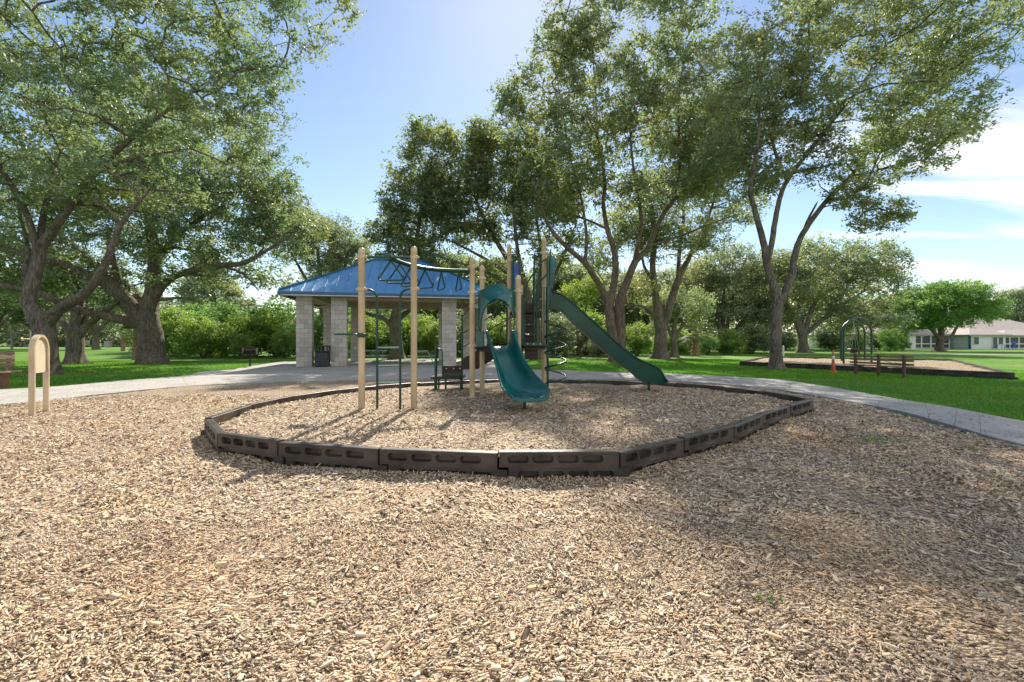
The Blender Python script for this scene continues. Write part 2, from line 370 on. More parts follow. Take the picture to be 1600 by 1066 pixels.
class MB:
    def __init__(s): s.v = []; s.f = []
    def add(s, vs, fs):
        k = len(s.v); s.v += [tuple(v) for v in vs]; s.f += [tuple(i + k for i in f) for f in fs]; return s
    def box(s, c, d, rz=0.0, bev=0.0, rx=0.0, ry=0.0):
        hx, hy, hz = d[0] / 2, d[1] / 2, d[2] / 2
        mat = Matrix.Rotation(rz, 3, 'Z') @ Matrix.Rotation(ry, 3, 'Y') @ Matrix.Rotation(rx, 3, 'X'); c = Vector(c)
        if bev <= 0:
            vs = [c + mat @ Vector((x, y, z)) for z in (-hz, hz) for x, y in ((-hx, -hy), (hx, -hy), (hx, hy), (-hx, hy))]
            return s.add(vs, [(0, 3, 2, 1), (4, 5, 6, 7), (0, 1, 5, 4), (1, 2, 6, 5), (2, 3, 7, 6), (3, 0, 4, 7)])
        b = min(bev, hx * .49, hy * .49, hz * .49)
        rings = []
        for z, i in ((-hz, b), (-hz + b, 0), (hz - b, 0), (hz, b)):
            ax, ay = hx - i, hy - i; q = b if i == 0 else b * .4
            rings.append([c + mat @ Vector((x, y, z)) for x, y in ((-ax + q, -ay), (ax - q, -ay), (ax, -ay + q), (ax, ay - q), (ax - q, ay), (-ax + q, ay), (-ax, ay - q), (-ax, -ay + q))])
        return s.rings(rings)
    def rings(s, rings, cap=True, closed=True):
        n = len(rings[0]); vs = [p for r in rings for p in r]; fs = []
        for i in range(len(rings) - 1):
            for j in range(n if closed else n - 1):
                a = i * n + j; b2 = i * n + (j + 1) % n
                fs.append((a, b2, b2 + n, a + n))
        if cap:
            fs.append(tuple(range(n))[::-1]); fs.append(tuple((len(rings) - 1) * n + j for j in range(n)))
        return s.add(vs, fs)
    def tube(s, pts, r, n=10, cap=True):
        pts = [Vector(p) for p in pts]; m = len(pts)
        rr = r if isinstance(r, (list, tuple)) else [r] * m
        rings = []; up = None
        for i, p in enumerate(pts):
            t = (pts[min(i + 1, m - 1)] - pts[max(i - 1, 0)]).normalized()
            if up is None:
                up = Vector((0, 0, 1)) if abs(t.z) < .9 else Vector((1, 0, 0))
            a = (up - t * up.dot(t)).normalized(); b = t.cross(a); up = a
            rings.append([p + (a * math.cos(k * 2 * math.pi / n) + b * math.sin(k * 2 * math.pi / n)) * rr[i] for k in range(n)])
        return s.rings(rings, cap)
    def prism(s, outline, z0, z1):
        return s.rings([[Vector((x, y, z)) for x, y in outline] for z in (z0, z1)])
    def build(s, name, mat, parent=None, smooth=30, loc=None):
        me = bpy.data.meshes.new(name); me.from_pydata(s.v, [], s.f)
        bm = bmesh.new(); bm.from_mesh(me); bmesh.ops.recalc_face_normals(bm, faces=bm.faces); bm.to_mesh(me); bm.free()
        me.materials.append(mat)
        if smooth:
            me.shade_smooth(); me.set_sharp_from_angle(angle=R(smooth))
        return link(name, me, parent, loc)

def spline(pts, n=6):
    """Catmull-Rom through points (any dimension)"""
    P = [np.array(p, float) for p in pts]; P = [2 * P[0] - P[1]] + P + [2 * P[-1] - P[-2]]
    out = []
    for i in range(1, len(P) - 2):
        for k in range(n):
            t = k / n
            out.append(0.5 * ((2 * P[i]) + (-P[i - 1] + P[i + 1]) * t + (2 * P[i - 1] - 5 * P[i] + 4 * P[i + 1] - P[i + 2]) * t * t + (-P[i - 1] + 3 * P[i] - 3 * P[i + 1] + P[i + 2]) * t ** 3))
    out.append(P[-2]); return out

def inside(poly, x, y):
    poly = np.asarray(poly, float); r = np.zeros(np.shape(x), bool); j = len(poly) - 1
    for i in range(len(poly)):
        xi, yi = poly[i]; xj, yj = poly[j]
        c = ((yi > y) != (yj > y)) & (x < (xj - xi) * (y - yi) / (yj - yi + 1e-12) + xi)
        r ^= c; j = i
    return r

def hump(x, y):
    """gentle unevenness of the mulch"""
    return (0.016 * np.sin(1.7 * x + 0.6 * y + .4) * np.cos(1.3 * y - .5 * x) + 0.013 * np.sin(3.9 * x - 2.1 * y) + 0.006 * np.sin(6.3 * y + 5.1 * x + 1.0) + 0.004 * np.sin(11 * x - 9 * y))

# ------------------------------------------------------------------ layout of the play area
BORDER = [(-4.41, 6.52), (-3.55, 5.48), (-2.59, 5.03), (-1.38, 4.71), (-.14, 4.53), (1.08, 4.56), (1.98, 5.24), (2.93, 6.0), (3.86, 6.98), (4.84, 7.9), (5.77, 8.72),
          (5.65, 9.95), (5.2, 11.1), (4.35, 12.0), (3.25, 12.6), (2.1, 13.0), (.9, 13.2), (-.3, 13.15), (-1.45, 12.8), (-2.5, 12.2), (-3.4, 11.4), (-4.1, 10.4), (-4.5, 9.2), (-4.6, 7.85)]
ZIN = 0.20           # level of the chips inside the border
ZTOP = 0.29
PATH_NEAR = [(-26, 5.2), (-16, 7.6), (-10.9, 9.6), (-10.5, 11.3), (-9.7, 13.6), (-7.7, 15.1), (-4.5, 16.0), (0, 16.4), (3.6, 16.0), (6.0, 14.9), (7.2, 13.2), (7.5, 11.4), (7.5, 9.6), (7.4, 8.5), (7.0, 7.2), (6.6, 5.8), (6.3, 3.0), (6.3, -4), (6.6, -14)]
PATH_FAR = [(-27, 7.6), (-18, 10.4), (-13.9, 12.9), (-13.3, 15.2), (-12.8, 17.6), (-13.2, 21.5), (-5.0, 21.5), (0.5, 21.5), (3.9, 19.9), (6.8, 18.6), (9.1, 16.2), (9.35, 14.2), (9.2, 12.4), (8.95, 10.6), (8.9, 9.1), (8.6, 7.6), (8.2, 3.0), (8.2, -4), (8.5, -14)]
CHIPS = [(-26, 5.0)] + [(x, y + .25 if y > 5 else y) for x, y in PATH_NEAR[1:]] + [(-26, -14)]
GX = [p[0] for p in PATH_NEAR]

def near_grid(x0, x1, y0, y1, st):
    xs = np.arange(x0, x1 + st * .5, st); ys = np.arange(y0, y1 + st * .5, st)
    return xs, ys

def sheet(name, poly, z, mat, st=0.25, h=hump, label=None, kind='structure', parent=None):
    poly = np.asarray(poly, float)
    xs, ys = near_grid(poly[:, 0].min() - st, poly[:, 0].max() + st, poly[:, 1].min() - st, poly[:, 1].max() + st, st)
    X, Y = np.meshgrid(xs, ys); Z = z + (h(X, Y) if h else 0 * X)
    nx = len(xs); ny = len(ys)
    cx = X[:-1, :-1] + st / 2; cy = Y[:-1, :-1] + st / 2
    keep = inside(poly, cx, cy)
    ii, jj = np.nonzero(keep); a = ii * nx + jj
    q = np.stack([a, a + 1, a + nx + 1, a + nx], 1)
    me = fast_mesh(name, np.stack([X.ravel(), Y.ravel(), Z.ravel()], 1), quads=q, mat=mat, smooth=True)
    o = link(name, me, parent); tag(o, label=label, kind=kind)
    return o

# ground -------------------------------------------------------------
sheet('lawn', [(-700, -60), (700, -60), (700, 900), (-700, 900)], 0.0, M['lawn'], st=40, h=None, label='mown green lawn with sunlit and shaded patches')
sheet('mulch_ground', CHIPS, 0.03, M['mulch'], st=0.3, label='wood chip ground around the dark plastic border')
def inner_h(x, y):
    return hump(x * 1.1 + 3, y)
BC = np.array(BORDER).mean(0)
sheet('mulch_bed', [tuple(BC + (np.array(p) - BC) * (1 - .13 / np.linalg.norm(np.array(p) - BC))) for p in BORDER], ZIN, M['mulch'], st=0.1, h=inner_h, label='wood chip bed inside the border under the play equipment')

# path and slab: separate concrete slabs with open joints ---------------
path = empty('path', label='pale concrete path curving round the play area', kind='structure')
def slab_piece(poly, z0, z1, parent, name='paving_slab'):
    c = Vector((sum(p[0] for p in poly) / len(poly), sum(p[1] for p in poly) / len(poly)))
    ins = []
    for p in poly:
        d = Vector(p) - c; ins.append(c + d * (1 - .005 / max(d.length, .1)))
    ch = [c + (Vector(p) - c) * (1 - .014 / max((Vector(p) - c).length, .1)) for p in poly]
    b = MB(); b.rings([[Vector((p[0], p[1], z0)) for p in ins], [Vector((p[0], p[1], z1 - .008)) for p in ins], [Vector((p[0], p[1], z1)) for p in ch]])
    return b.build(name, M['concrete'], parent, smooth=0)
PN = spline(PATH_NEAR, 4); PF = spline(PATH_FAR, 4)
for i in range(0, len(PN) - 2, 2):
    if PN[i][1] < -6: break
    slab_piece([tuple(PN[i]), tuple(PN[i + 1]), tuple(PN[i + 2]), tuple(PF[i + 2]), tuple(PF[i + 1]), tuple(PF[i])], -.1, 0.06, path)
apron = empty('pavilion_floor', label='concrete floor slab under and before the pavilion', kind='structure')
TH = R(10.7)
UA = Vector((math.cos(TH), math.sin(TH))); VA = Vector((-math.sin(TH), math.cos(TH)))
A0 = Vector((-10.83, 23.7))
def PV(u, v): p = A0 + UA * u + VA * v; return (p.x, p.y)
cols_u = [-3.0, 0.2, 3.0, 5.8, 8.6, 11.6]; rows_v = [0.0, 2.4, 4.8, 7.4]
edge = [(-13.2, 21.56), (-10.9, 21.56), (-8.0, 21.56), (-5.1, 21.56), (-2.2, 21.56), (0.55, 21.56)]
for i in range(5):
    slab_piece([edge[i], edge[i + 1], PV(cols_u[i + 1], .35), PV(cols_u[i], .35)], -.1, 0.06, apron)
    for j in range(3):
        v0 = rows_v[j] + (.37 if j == 0 else 0)
        slab_piece([PV(cols_u[i], v0), PV(cols_u[i + 1], v0), PV(cols_u[i + 1], rows_v[j + 1]), PV(cols_u[i], rows_v[j + 1])], -.1, 0.06, apron)

# distant roads ---------------------------------------------------------
b = MB(); b.box((-75, 96, .01), (160, 7, .03)); tag(b.build('road', M['road'], smooth=0), 'pale road beyond the far left lawn', kind='structure')
b = MB(); b.box((62, 42.5, .01), (44, 1.5, .04), rz=R(-14)); tag(b.build('footpath', M['concrete'], smooth=0), 'thin pale footpath crossing the right lawn', kind='structure')

# ------------------------------------------------------------------ chips, blades, litter
def chips_mesh(name, x, y, z, L, Wd, thick, rng, box=True, tilt=0.30):
    n = len(x); yaw = 1.2 * np.sin(.9 * x + .5 * y) + .8 * np.cos(1.7 * y - .6 * x) + .35 + rng.normal(0, .75, n)
    p = rng.normal(0, tilt, n); q = rng.normal(0, tilt, n)
    ux = np.stack([np.cos(yaw) * np.cos(p), np.sin(yaw) * np.cos(p), np.sin(p)], 1)
    vy = np.stack([-np.sin(yaw) * np.cos(q), np.cos(yaw) * np.cos(q), np.sin(q)], 1)
    nn = np.cross(ux, vy); nn /= np.linalg.norm(nn, axis=1)[:, None]
    c = np.stack([x, y, z], 1)
    def corner(a, bb, t):
        ja = rng.uniform(.72, 1.15, n)[:, None]; jb = rng.uniform(.45, 1.2, n)[:, None]
        return c + ux * (a * L / 2)[:, None] * ja + vy * (bb * Wd / 2)[:, None] * jb + nn * (t * thick)[:, None]
    if not box:
        V = np.stack([corner(-1, -1, 0), corner(1, -1, 0), corner(1, 1, 0), corner(-1, 1, 0)], 1).reshape(-1, 3)
        k = np.arange(n)[:, None] * 4
        return fast_mesh(name, V, quads=k + np.array([[0, 1, 2, 3]]), mat=M['chip'])
    top = [corner(-1, -1, .5), corner(1, -1, .5), corner(1, 1, .5), corner(-1, 1, .5)]
    V = np.stack([t - nn * thick[:, None] for t in top] + top, 1).reshape(-1, 3)
    k = np.arange(n)[:, None] * 8
    qs = [[4, 5, 6, 7], [0, 1, 5, 4], [2, 3, 7, 6]]
    Q = np.concatenate([k + np.array([q]) for q in qs])
    return fast_mesh(name, V, quads=Q, mat=M['chip'])

def scatter(n, y0, y1, dens_pow=1.0, spread=1.2, rng=RNG):
    """points in the wedge of ground in front of the viewer"""
    u = rng.random(n); Y = (y0 ** 2 + u * (y1 ** 2 - y0 ** 2)) ** .5
    X = rng.uniform(-1, 1, n) * (Y * spread + .35)
    return X, Y

def put_chips(name, n, y0, y1, Lm, box, label, extra_spread=1.16):
    X, Y = scatter(n, y0, y1, spread=extra_spread)
    ok = inside(CHIPS, X, Y - .12)
    BO = np.array(BORDER); cx, cy = BO.mean(0)
    inb = inside(BORDER, X, Y)
    # keep clear of the border pieces themselves
    def grown(d): return [(cx + (a - cx) * (1 + d / math.hypot(a - cx, c - cy)), cy + (c - cy) * (1 + d / math.hypot(a - cx, c - cy))) for a, c in BORDER]
    near = inside(grown(.012), X, Y) & ~inside(grown(-.125), X, Y)
    ok &= ~near
    thin = np.sin(2.3 * X + 1.1 * np.sin(1.9 * Y)) * np.cos(2.1 * Y - .7 * X) + .5 * np.sin(5.3 * X + 4.1 * Y)
    ok &= RNG.random(len(X)) > np.clip((thin - .55) * 1.1, 0, .62)          # raked, thinner places
    X, Y, inb = X[ok], Y[ok], inb[ok]; n = len(X)
    z = np.where(inb, ZIN + inner_h(X, Y), 0.03 + hump(X, Y)) + RNG.uniform(0.0, .014, n)
    L = np.exp(RNG.normal(math.log(Lm), .52, n)).clip(.008, Lm * 3.0); Wd = (L * RNG.uniform(.16, .55, n)).clip(.004, .020 * Lm / .03)
    th = RNG.uniform(.001, .0032, n)
    o = link(name, chips_mesh(name, X, Y, z, L, Wd, th, RNG, box), None); tag(o, label, kind='stuff')
    return o
put_chips('wood_chips', 84000, 1.55, 3.5, .0165, True, 'loose wood chips nearest the camera')
put_chips('wood_chips', 120000, 3.4, 6.6, .026, False, 'loose wood chips before the dark border')
put_chips('wood_chips', 92000, 6.5, 11.5, .036, False, 'loose wood chips round and under the slides')
X, Y = scatter(2800, 1.6, 8.5); ok = inside(CHIPS, X, Y) & ~inside(BORDER, X, Y - .15) & ~inside(BORDER, X, Y + .15); X, Y = X[ok], Y[ok]; n = len(X)
tag(link('bark_flakes', chips_mesh('bark_flakes', X, Y, .050 + hump(X, Y), RNG.uniform(.03, .062, n), RNG.uniform(.014, .032, n), RNG.uniform(.003, .006, n), RNG, True, .22), None), 'broad flat flakes of wood lying on the chips', kind='stuff')
# longer splinters and darker bark bits lying on top
X, Y = scatter(420, 1.6, 7.5); ok = inside(CHIPS, X, Y) & ~inside([(x * 1.05, y - .15 if y < 9 else y + .2) for x, y in BORDER], X, Y); X, Y = X[ok], Y[ok]; n = len(X)
tag(link('wood_splinters', chips_mesh('wood_splinters', X, Y, .052 + hump(X, Y), RNG.uniform(.045, .10, n), RNG.uniform(.005, .014, n), RNG.uniform(.004, .008, n), RNG, True, .12), None), 'long splinters and bark pieces lying on the chips', kind='stuff')

# chips banked against the outside of the border
bp_ = []
for i in range(len(BORDER)):
    a = np.array(BORDER[i]); b_ = np.array(BORDER[(i + 1) % len(BORDER)]); dd = b_ - a; L_ = np.linalg.norm(dd); dd /= L_; nn_ = np.array([dd[1], -dd[0]])
    if a[1] > 9.5: continue
    k = int(1100 * L_); u = RNG.random(k); w_ = RNG.random(k) ** 1.5 * .17 + .006
    P_ = a + dd * (u * L_)[:, None] + nn_ * w_[:, None]
    hgt = (.022 + .018 * np.sin(P_[:, 0] * 4.1 + P_[:, 1] * 2.7)) * (1 - w_ / .18)
    bp_.append(np.column_stack([P_, .032 + hump(P_[:, 0], P_[:, 1]) + hgt * RNG.uniform(.5, 1, k)]))
bp_ = np.concatenate(bp_); n = len(bp_)
tag(link('wood_chips', chips_mesh('wood_chips', bp_[:, 0], bp_[:, 1], bp_[:, 2], np.exp(RNG.normal(math.log(.026), .45, n)), RNG.uniform(.005, .014, n), RNG.uniform(.001, .003, n), RNG, False, .5), None), 'wood chips banked up against the outside of the dark border', kind='stuff')

def leaf_quads(c, L, Wd, rng, up=0.0, bias=None):
    """n little diamond leaves at points c"""
    n = len(c)
    d = rng.normal(size=(n, 3)); d[:, 2] *= .7; d /= np.linalg.norm(d, axis=1)[:, None]
    e = rng.normal(size=(n, 3)); e[:, 2] *= (1 - up)
    if bias is not None:                      # leaves of one spray face roughly the same way
        d = d - bias * (d * bias).sum(1)[:, None] * .75; d /= np.linalg.norm(d, axis=1)[:, None]
        e = e - bias * (e * bias).sum(1)[:, None] * .75
    e -= d * (e * d).sum(1)[:, None]; e /= np.linalg.norm(e, axis=1)[:, None]
    L = np.broadcast_to(L, (n,))[:, None]; Wd = np.broadcast_to(Wd, (n,))[:, None]
    nrm = np.cross(d, e)
    return np.stack([c - d * L / 2, c + e * Wd / 2 - d * L * .08 + nrm * Wd * .12, c + d * L / 2, c - e * Wd / 2 - d * L * .08 + nrm * Wd * .12], 1).reshape(-1, 3)

X, Y = scatter(420, 1.8, 12); ok = inside(CHIPS, X, Y); X, Y = X[ok], Y[ok]
c = np.stack([X, Y, np.where(inside(BORDER, X, Y), ZIN + .03, .065) + hump(X, Y)], 1)
V = leaf_quads(c, .045, .022, RNG); V[:, 2] = c[:, 2].repeat(4) + (V[:, 2] - c[:, 2].repeat(4)) * .3
tag(link('dry_leaves', fast_mesh('dry_leaves', V, quads=np.arange(len(V)).reshape(-1, 4), mat=M['litter']), None), 'scattered small dry brown leaves on the chips', kind='stuff')

def litter_under(bx, by, rad, n):
    a = RNG.uniform(0, 2 * np.pi, n); q = rad * RNG.random(n) ** .8
    c = np.stack([bx + np.cos(a) * q, by + np.sin(a) * q, np.full(n, .03)], 1)
    V = leaf_quads(c, .07, .035, RNG); V[:, 2] = .045 + (V[:, 2] - .03) * .35
    return V
def litter_along(n):
    k = RNG.integers(0, len(PN) - 1, n); u = RNG.random(n)[:, None]; w_ = RNG.random(n)[:, None]
    a = np.array(PN)[k] * (1 - u) + np.array(PN)[k + 1] * u; b_ = np.array(PF)[k] * (1 - u) + np.array(PF)[k + 1] * u
    c = np.column_stack([a * (1 - w_) + b_ * w_, np.full(n, .068)]); V = leaf_quads(c, .05, .025, RNG); V[:, 2] = .070 + (V[:, 2] - .068) * .3
    return V
LV = np.concatenate([litter_along(700)] + [litter_under(*q) for q in ((12.75, 22, 1.6, 500), (6.9, 30, 2.6, 900), (11.7, 36, 2.6, 700), (-22.1, 28, 2.8, 1100), (-19.4, 19, 1.8, 900), (-26.4, 27.5, 2.0, 600), (2, 37, 3, 500))])
tag(link('leaf_litter', fast_mesh('leaf_litter', LV, quads=np.arange(len(LV)).reshape(-1, 4), mat=M['litter']), None), 'dry leaf litter gathered round the feet of the oaks', kind='stuff')
def grass(name, n, xr, yr, h, label, width=.012, keep=None, z=0.0, seedpow=1.0):
    X = RNG.uniform(*xr, n); U = RNG.random(n) ** seedpow; Y = yr[0] + U * (yr[1] - yr[0])
    ok = keep(X, Y); X, Y = X[ok], Y[ok]; n = len(X)
    a = RNG.uniform(0, 2 * np.pi, n); H = h * RNG.uniform(.5, 1.3, n); w = width * RNG.uniform(.7, 1.3, n)
    lean = RNG.normal(0, .45, (n, 2)) * H[:, None]
    base = np.stack([X, Y, np.full(n, z)], 1); s = np.stack([np.cos(a) * w, np.sin(a) * w, 0 * a], 1)
    tip = base + np.stack([lean[:, 0], lean[:, 1], H], 1)
    V = np.stack([base - s, base + s, tip], 1).reshape(-1, 3)
    o = link(name, fast_mesh(name, V, tris=np.arange(len(V)).reshape(-1, 3), mat=M['blade'])); tag(o, label, kind='stuff')
PALL = [tuple(p) for p in PN] + [tuple(p) for p in PF[::-1]]
PLAY2 = [(12.9, 25.8), (18.0, 16.3), (27.6, 28.4), (19.0, 34.0)]
SLAB = [(-13.3, 21.4), (.6, 21.4), PV(11.6, 0), PV(11.6, 7.4), PV(-3, 7.4), PV(-3, 0)]
def grass_ok(x, y):
    return ~inside(PALL, x, y) & ~inside(PLAY2, x, y) & ~inside(SLAB, x, y) & ~inside(CHIPS, x, y)
grass('grass_blades', 95000, (7.8, 24), (6.5, 24), .055, 'short green grass beyond the path on the right', .011, grass_ok, seedpow=1.3)
grass('grass_blades', 50000, (0, 16), (17, 34), .06, 'green grass between the path and the oaks', .017, grass_ok, seedpow=1.3)
grass('grass_blades', 65000, (-34, -8), (13, 32), .06, 'green grass under the left oaks', .016, grass_ok, seedpow=1.3)
# two weedy tufts in the chips near the right-hand path
tx = np.concatenate([RNG.normal(5.0, .16, 110), RNG.normal(5.75, .08, 25), RNG.normal(1.35, .03, 9)]); ty = np.concatenate([RNG.normal(6.2, .1, 110), RNG.normal(5.75, .05, 25), RNG.normal(2.35, .03, 9)])
n = len(tx); a = RNG.uniform(0, 6.28, n); H = RNG.uniform(.02, .055, n)
base = np.stack([tx, ty, np.full(n, .04)], 1); s = np.stack([np.cos(a) * .006, np.sin(a) * .006, 0 * a], 1)
V = np.stack([base - s, base + s, base + np.stack([RNG.normal(0, .02, n), RNG.normal(0, .02, n), H], 1)], 1).reshape(-1, 3)
tag(link('weeds', fast_mesh('weeds', V, tris=np.arange(len(V)).reshape(-1, 3), mat=M['blade'])), 'small weed tufts growing up through the chips', kind='stuff')

# ------------------------------------------------------------------ interlocking border pieces
def border_piece_mesh(Ln=1.22, zt=ZTOP, zb=-.10, T=.10):
    """one hollow plastic timber: two rows of rounded slots, upper half stepped back from the lower half. Lies along +x, outer face at y=0"""
    bm = bmesh.new()
    sh = .105; mid = .135
    outline = [(0.012, zt - .012), (0.012, mid), (sh, mid), (sh, zb), (Ln + sh - .012, zb), (Ln + sh - .012, mid - .012), (Ln - .006, mid - .012), (Ln - .006, zt - .012)]
    def slot(cx, cz, w, h, n=4):
        pts = []; r = h / 2 * .85
        for sx, sz, a0 in ((1, 1, 0), (-1, 1, 90), (-1, -1, 180), (1, -1, 270)):
            for k in range(n + 1):
                a = R(a0 + 90 * k / n); pts.append((cx + sx * (w / 2 - r) + math.cos(a) * r, cz + sz * (h / 2 - r) + math.sin(a) * r))
        return pts
    slots = [slot(.20 + k * .25, .214, .212, .078) for k in range(4)] + [slot(.305 + k * .25, .058, .212, .078) for k in range(4)]
    slots_in = [slot(.20 + k * .25, .212, .186, .054) for k in range(4)] + [slot(.305 + k * .25, .056, .186, .054) for k in range(4)]
    edges = []
    def loop(pts, y):
        vs = [bm.verts.new((x, y, z)) for x, z in pts]
        es = [bm.edges.new((vs[i], vs[(i + 1) % len(vs)])) for i in range(len(vs))]
        return vs, es
    ov, oe = loop(outline, 0); edges += oe; sv = []
    for s_ in slots:
        v_, e_ = loop(s_, 0); sv.append(v_); edges += e_
    bmesh.ops.triangle_fill(bm, use_beauty=True, use_dissolve=False, edges=edges)
    for v_, si in zip(sv, slots_in):
        w_ = [bm.verts.new((x, .055, z)) for x, z in si]
        for i in range(len(v_)):
            j = (i + 1) % len(v_); bm.faces.new((v_[i], v_[j], w_[j], w_[i]))
        bm.faces.new(w_)
    # embossed oval between the rows
    em = slot(.62, .134, .19, .026); e0 = [bm.verts.new((x, -.0005, z)) for x, z in em]; e1 = [bm.verts.new((.62 + (x - .62) * .93, -.005, .134 + (z - .134) * .6)) for x, z in em]
    for i in range(len(e0)):
        j = (i + 1) % len(e0); bm.faces.new((e0[i], e0[j], e1[j], e1[i]))
    bm.faces.new(e1)
    # rounded top and the sides round to the back
    c = 0.012
    prof = [(0.0, -c), (c * .3, -c * .3), (c, 0), (T - c, 0), (T - c * .3, -c * .3), (T, -c)]
    rings = []
    for x in (0.012, Ln - .006):
        ex = 0.0
        rings.append([bm.verts.new((x, y, zt + dz)) for y, dz in prof])
    for i in range(len(prof) - 1):
        bm.faces.new((rings[0][i], rings[0][i + 1], rings[1][i + 1], rings[1][i]))
    bk = [bm.verts.new((x, T, z)) for x, z in outline]
    bm.faces.new(bk)
    for i in range(len(ov)):
        j = (i + 1) % len(ov)
        if i == len(ov) - 1: continue
        bm.faces.new((ov[i], ov[j], bk[j], bk[i]))
    for rg, k in ((rings[0], 1), (rings[1], -1)):
        bm.faces.new(rg if k > 0 else rg[::-1])
    bmesh.ops.remove_doubles(bm, verts=bm.verts, dist=1e-5)
    bmesh.ops.recalc_face_normals(bm, faces=bm.faces)
    me = bpy.data.meshes.new('border_piece'); bm.to_mesh(me); bm.free(); me.materials.append(M['border'])
    return me
BME = border_piece_mesh()
def lay_border(root, pts, z, tilt=True, rng=random.Random(3)):
    n = len(pts)
    for i in range(n):
        a = Vector(pts[i]); b = Vector(pts[(i + 1) % n]); d = b - a
        o = bpy.data.objects.new('border_piece', BME); COL.objects.link(o); o.parent = root
        o.location = (a.x, a.y, z + rng.uniform(-.012, .010)); o.rotation_euler = (rng.uniform(-.02, .02) if tilt else 0, rng.uniform(-.006, .006), math.atan2(d.y, d.x))
        o.scale = (d.length / 1.222, 1, 1)
bd = empty('play_area_border', label='dark brown plastic border of slotted interlocking pieces around the chip bed', cat='border')
lay_border(bd, BORDER, 0.0)
# posts capping the border's ends where pieces lock
# second play area -----------------------------------------------------
def subdivide(poly, L=1.22):
    out = []
    for i in range(len(poly)):
        a = Vector(poly[i]); b_ = Vector(poly[(i + 1) % len(poly)]); k = max(1, round((b_ - a).length / L))
        out += [tuple(a.lerp(b_, j / k)) for j in range(k)]
    return out
bd2 = empty('play_area_border', label='dark plastic border around the far chip bed beside the slatted bench', cat='border')
lay_border(bd2, subdivide(PLAY2), -.03)
C2 = np.array(PLAY2).mean(0)
sheet('mulch_bed', [tuple(C2 + (np.array(p) - C2) * .985) for p in PLAY2], .17, M['mulch'], st=.4, h=inner_h, label='pale wood chip bed under the green swing arches')

# ------------------------------------------------------------------ play structure
PS = empty('play_structure', (-.3, 9.9, ZIN), label='green and tan play structure with two slides, overhead rings and spiral climber', cat='play structure')
PSO = Vector(PS.location)
def ps(mb, name, mat, parent=None, smooth=35):
    mb.v = [tuple(Vector(v) - PSO) for v in mb.v]
    return mb.build(name, M[mat], parent or PS, smooth)
def post(x, y, ztop, r=.057, collars=()):
    b = MB(); n = 18
    zs = [(-.3, r), (ztop - .10 - ZIN, r), (ztop - .095 - ZIN, r * 1.06), (ztop - .05 - ZIN, r * 1.03), (ztop - .02 - ZIN, r * .8), (ztop - ZIN, r * .35)]
    b.rings([[Vector((x + math.cos(k * 2 * math.pi / n) * rr, y + math.sin(k * 2 * math.pi / n) * rr, ZIN + z)) for k in range(n)] for z, rr in zs])
    p = ps(b, 'post', 'tan')
    for cz in collars:
        c = MB()
        c.rings([[Vector((x + math.cos(k * 2 * math.pi / n) * rr, y + math.sin(k * 2 * math.pi / n) * rr, cz + dz)) for k in range(n)] for dz, rr in ((-.035, r + .002), (-.03, r + .012), (.03, r + .012), (.035, r + .002))])
        for s_ in (-1, 1):
            c.box((x + s_ * (r + .022), y, cz), (.034, .05, .04), bev=.006)
        ps(c, 'collar', 'tan', p)
    return p
P1 = (-2.61, 7.9); P2 = (-1.76, 8.17); P3 = (-.83, 9.5); P6 = (.13, 9.45); P4 = (-.69, 10.5); P8 = (.20, 10.5)
P5 = (-.07, 11.85); P7 = (.78, 11.1)
post(*P1, 3.02, collars=(2.86, 2.30))
post(*P2, 3.10, collars=(2.90, 2.33))
post(*P3, 3.15, collars=(2.95, 2.42, 1.30))
post(*P6, 2.77, collars=(2.44,))
post(*P4, 3.14, collars=(2.85, 1.25))
post(*P8, 2.70, collars=(2.30,))
post(*P5, 3.92, collars=(3.5, 2.3))
post(*P7, 3.92, collars=(3.55, 2.42, 2.16, 1.28))
post(.90, 12.1, 3.7, collars=(2.3,))

def up(p, z): return Vector((p[0], p[1], z))
# overhead ring climber: cross bar, curved track, hanging triangles
b = MB(); b.tube([up(P1, 2.86), up(P2, 2.90)], .022); ps(b, 'top_bar', 'metal_green')
mid = up(P1, 2.87).lerp(up(P2, 2.88), .5)
track = spline([(mid.x, mid.y, 2.89), (-2.12, 8.45, 2.88), (-1.97, 8.86, 2.87), (-1.66, 9.22, 2.86), (-1.28, 9.42, 2.86), (-.86, 9.5, 2.86)], 7)
tr_o = ps(MB().tube(track, .042, 12), 'overhead_track', 'metal_green')
b = MB(); b.tube([(mid.x - .05, mid.y, 2.89), (mid.x + .05, mid.y, 2.89)], .055, 12); b.tube([(mid.x, mid.y - .05, 2.885), (mid.x, mid.y + .08, 2.885)], .06, 12); ps(b, 'track_clamp', 'metal_green')
tl = [Vector(p) for p in track]
cum = [0]
for i in range(1, len(tl)): cum.append(cum[-1] + (tl[i] - tl[i - 1]).length)
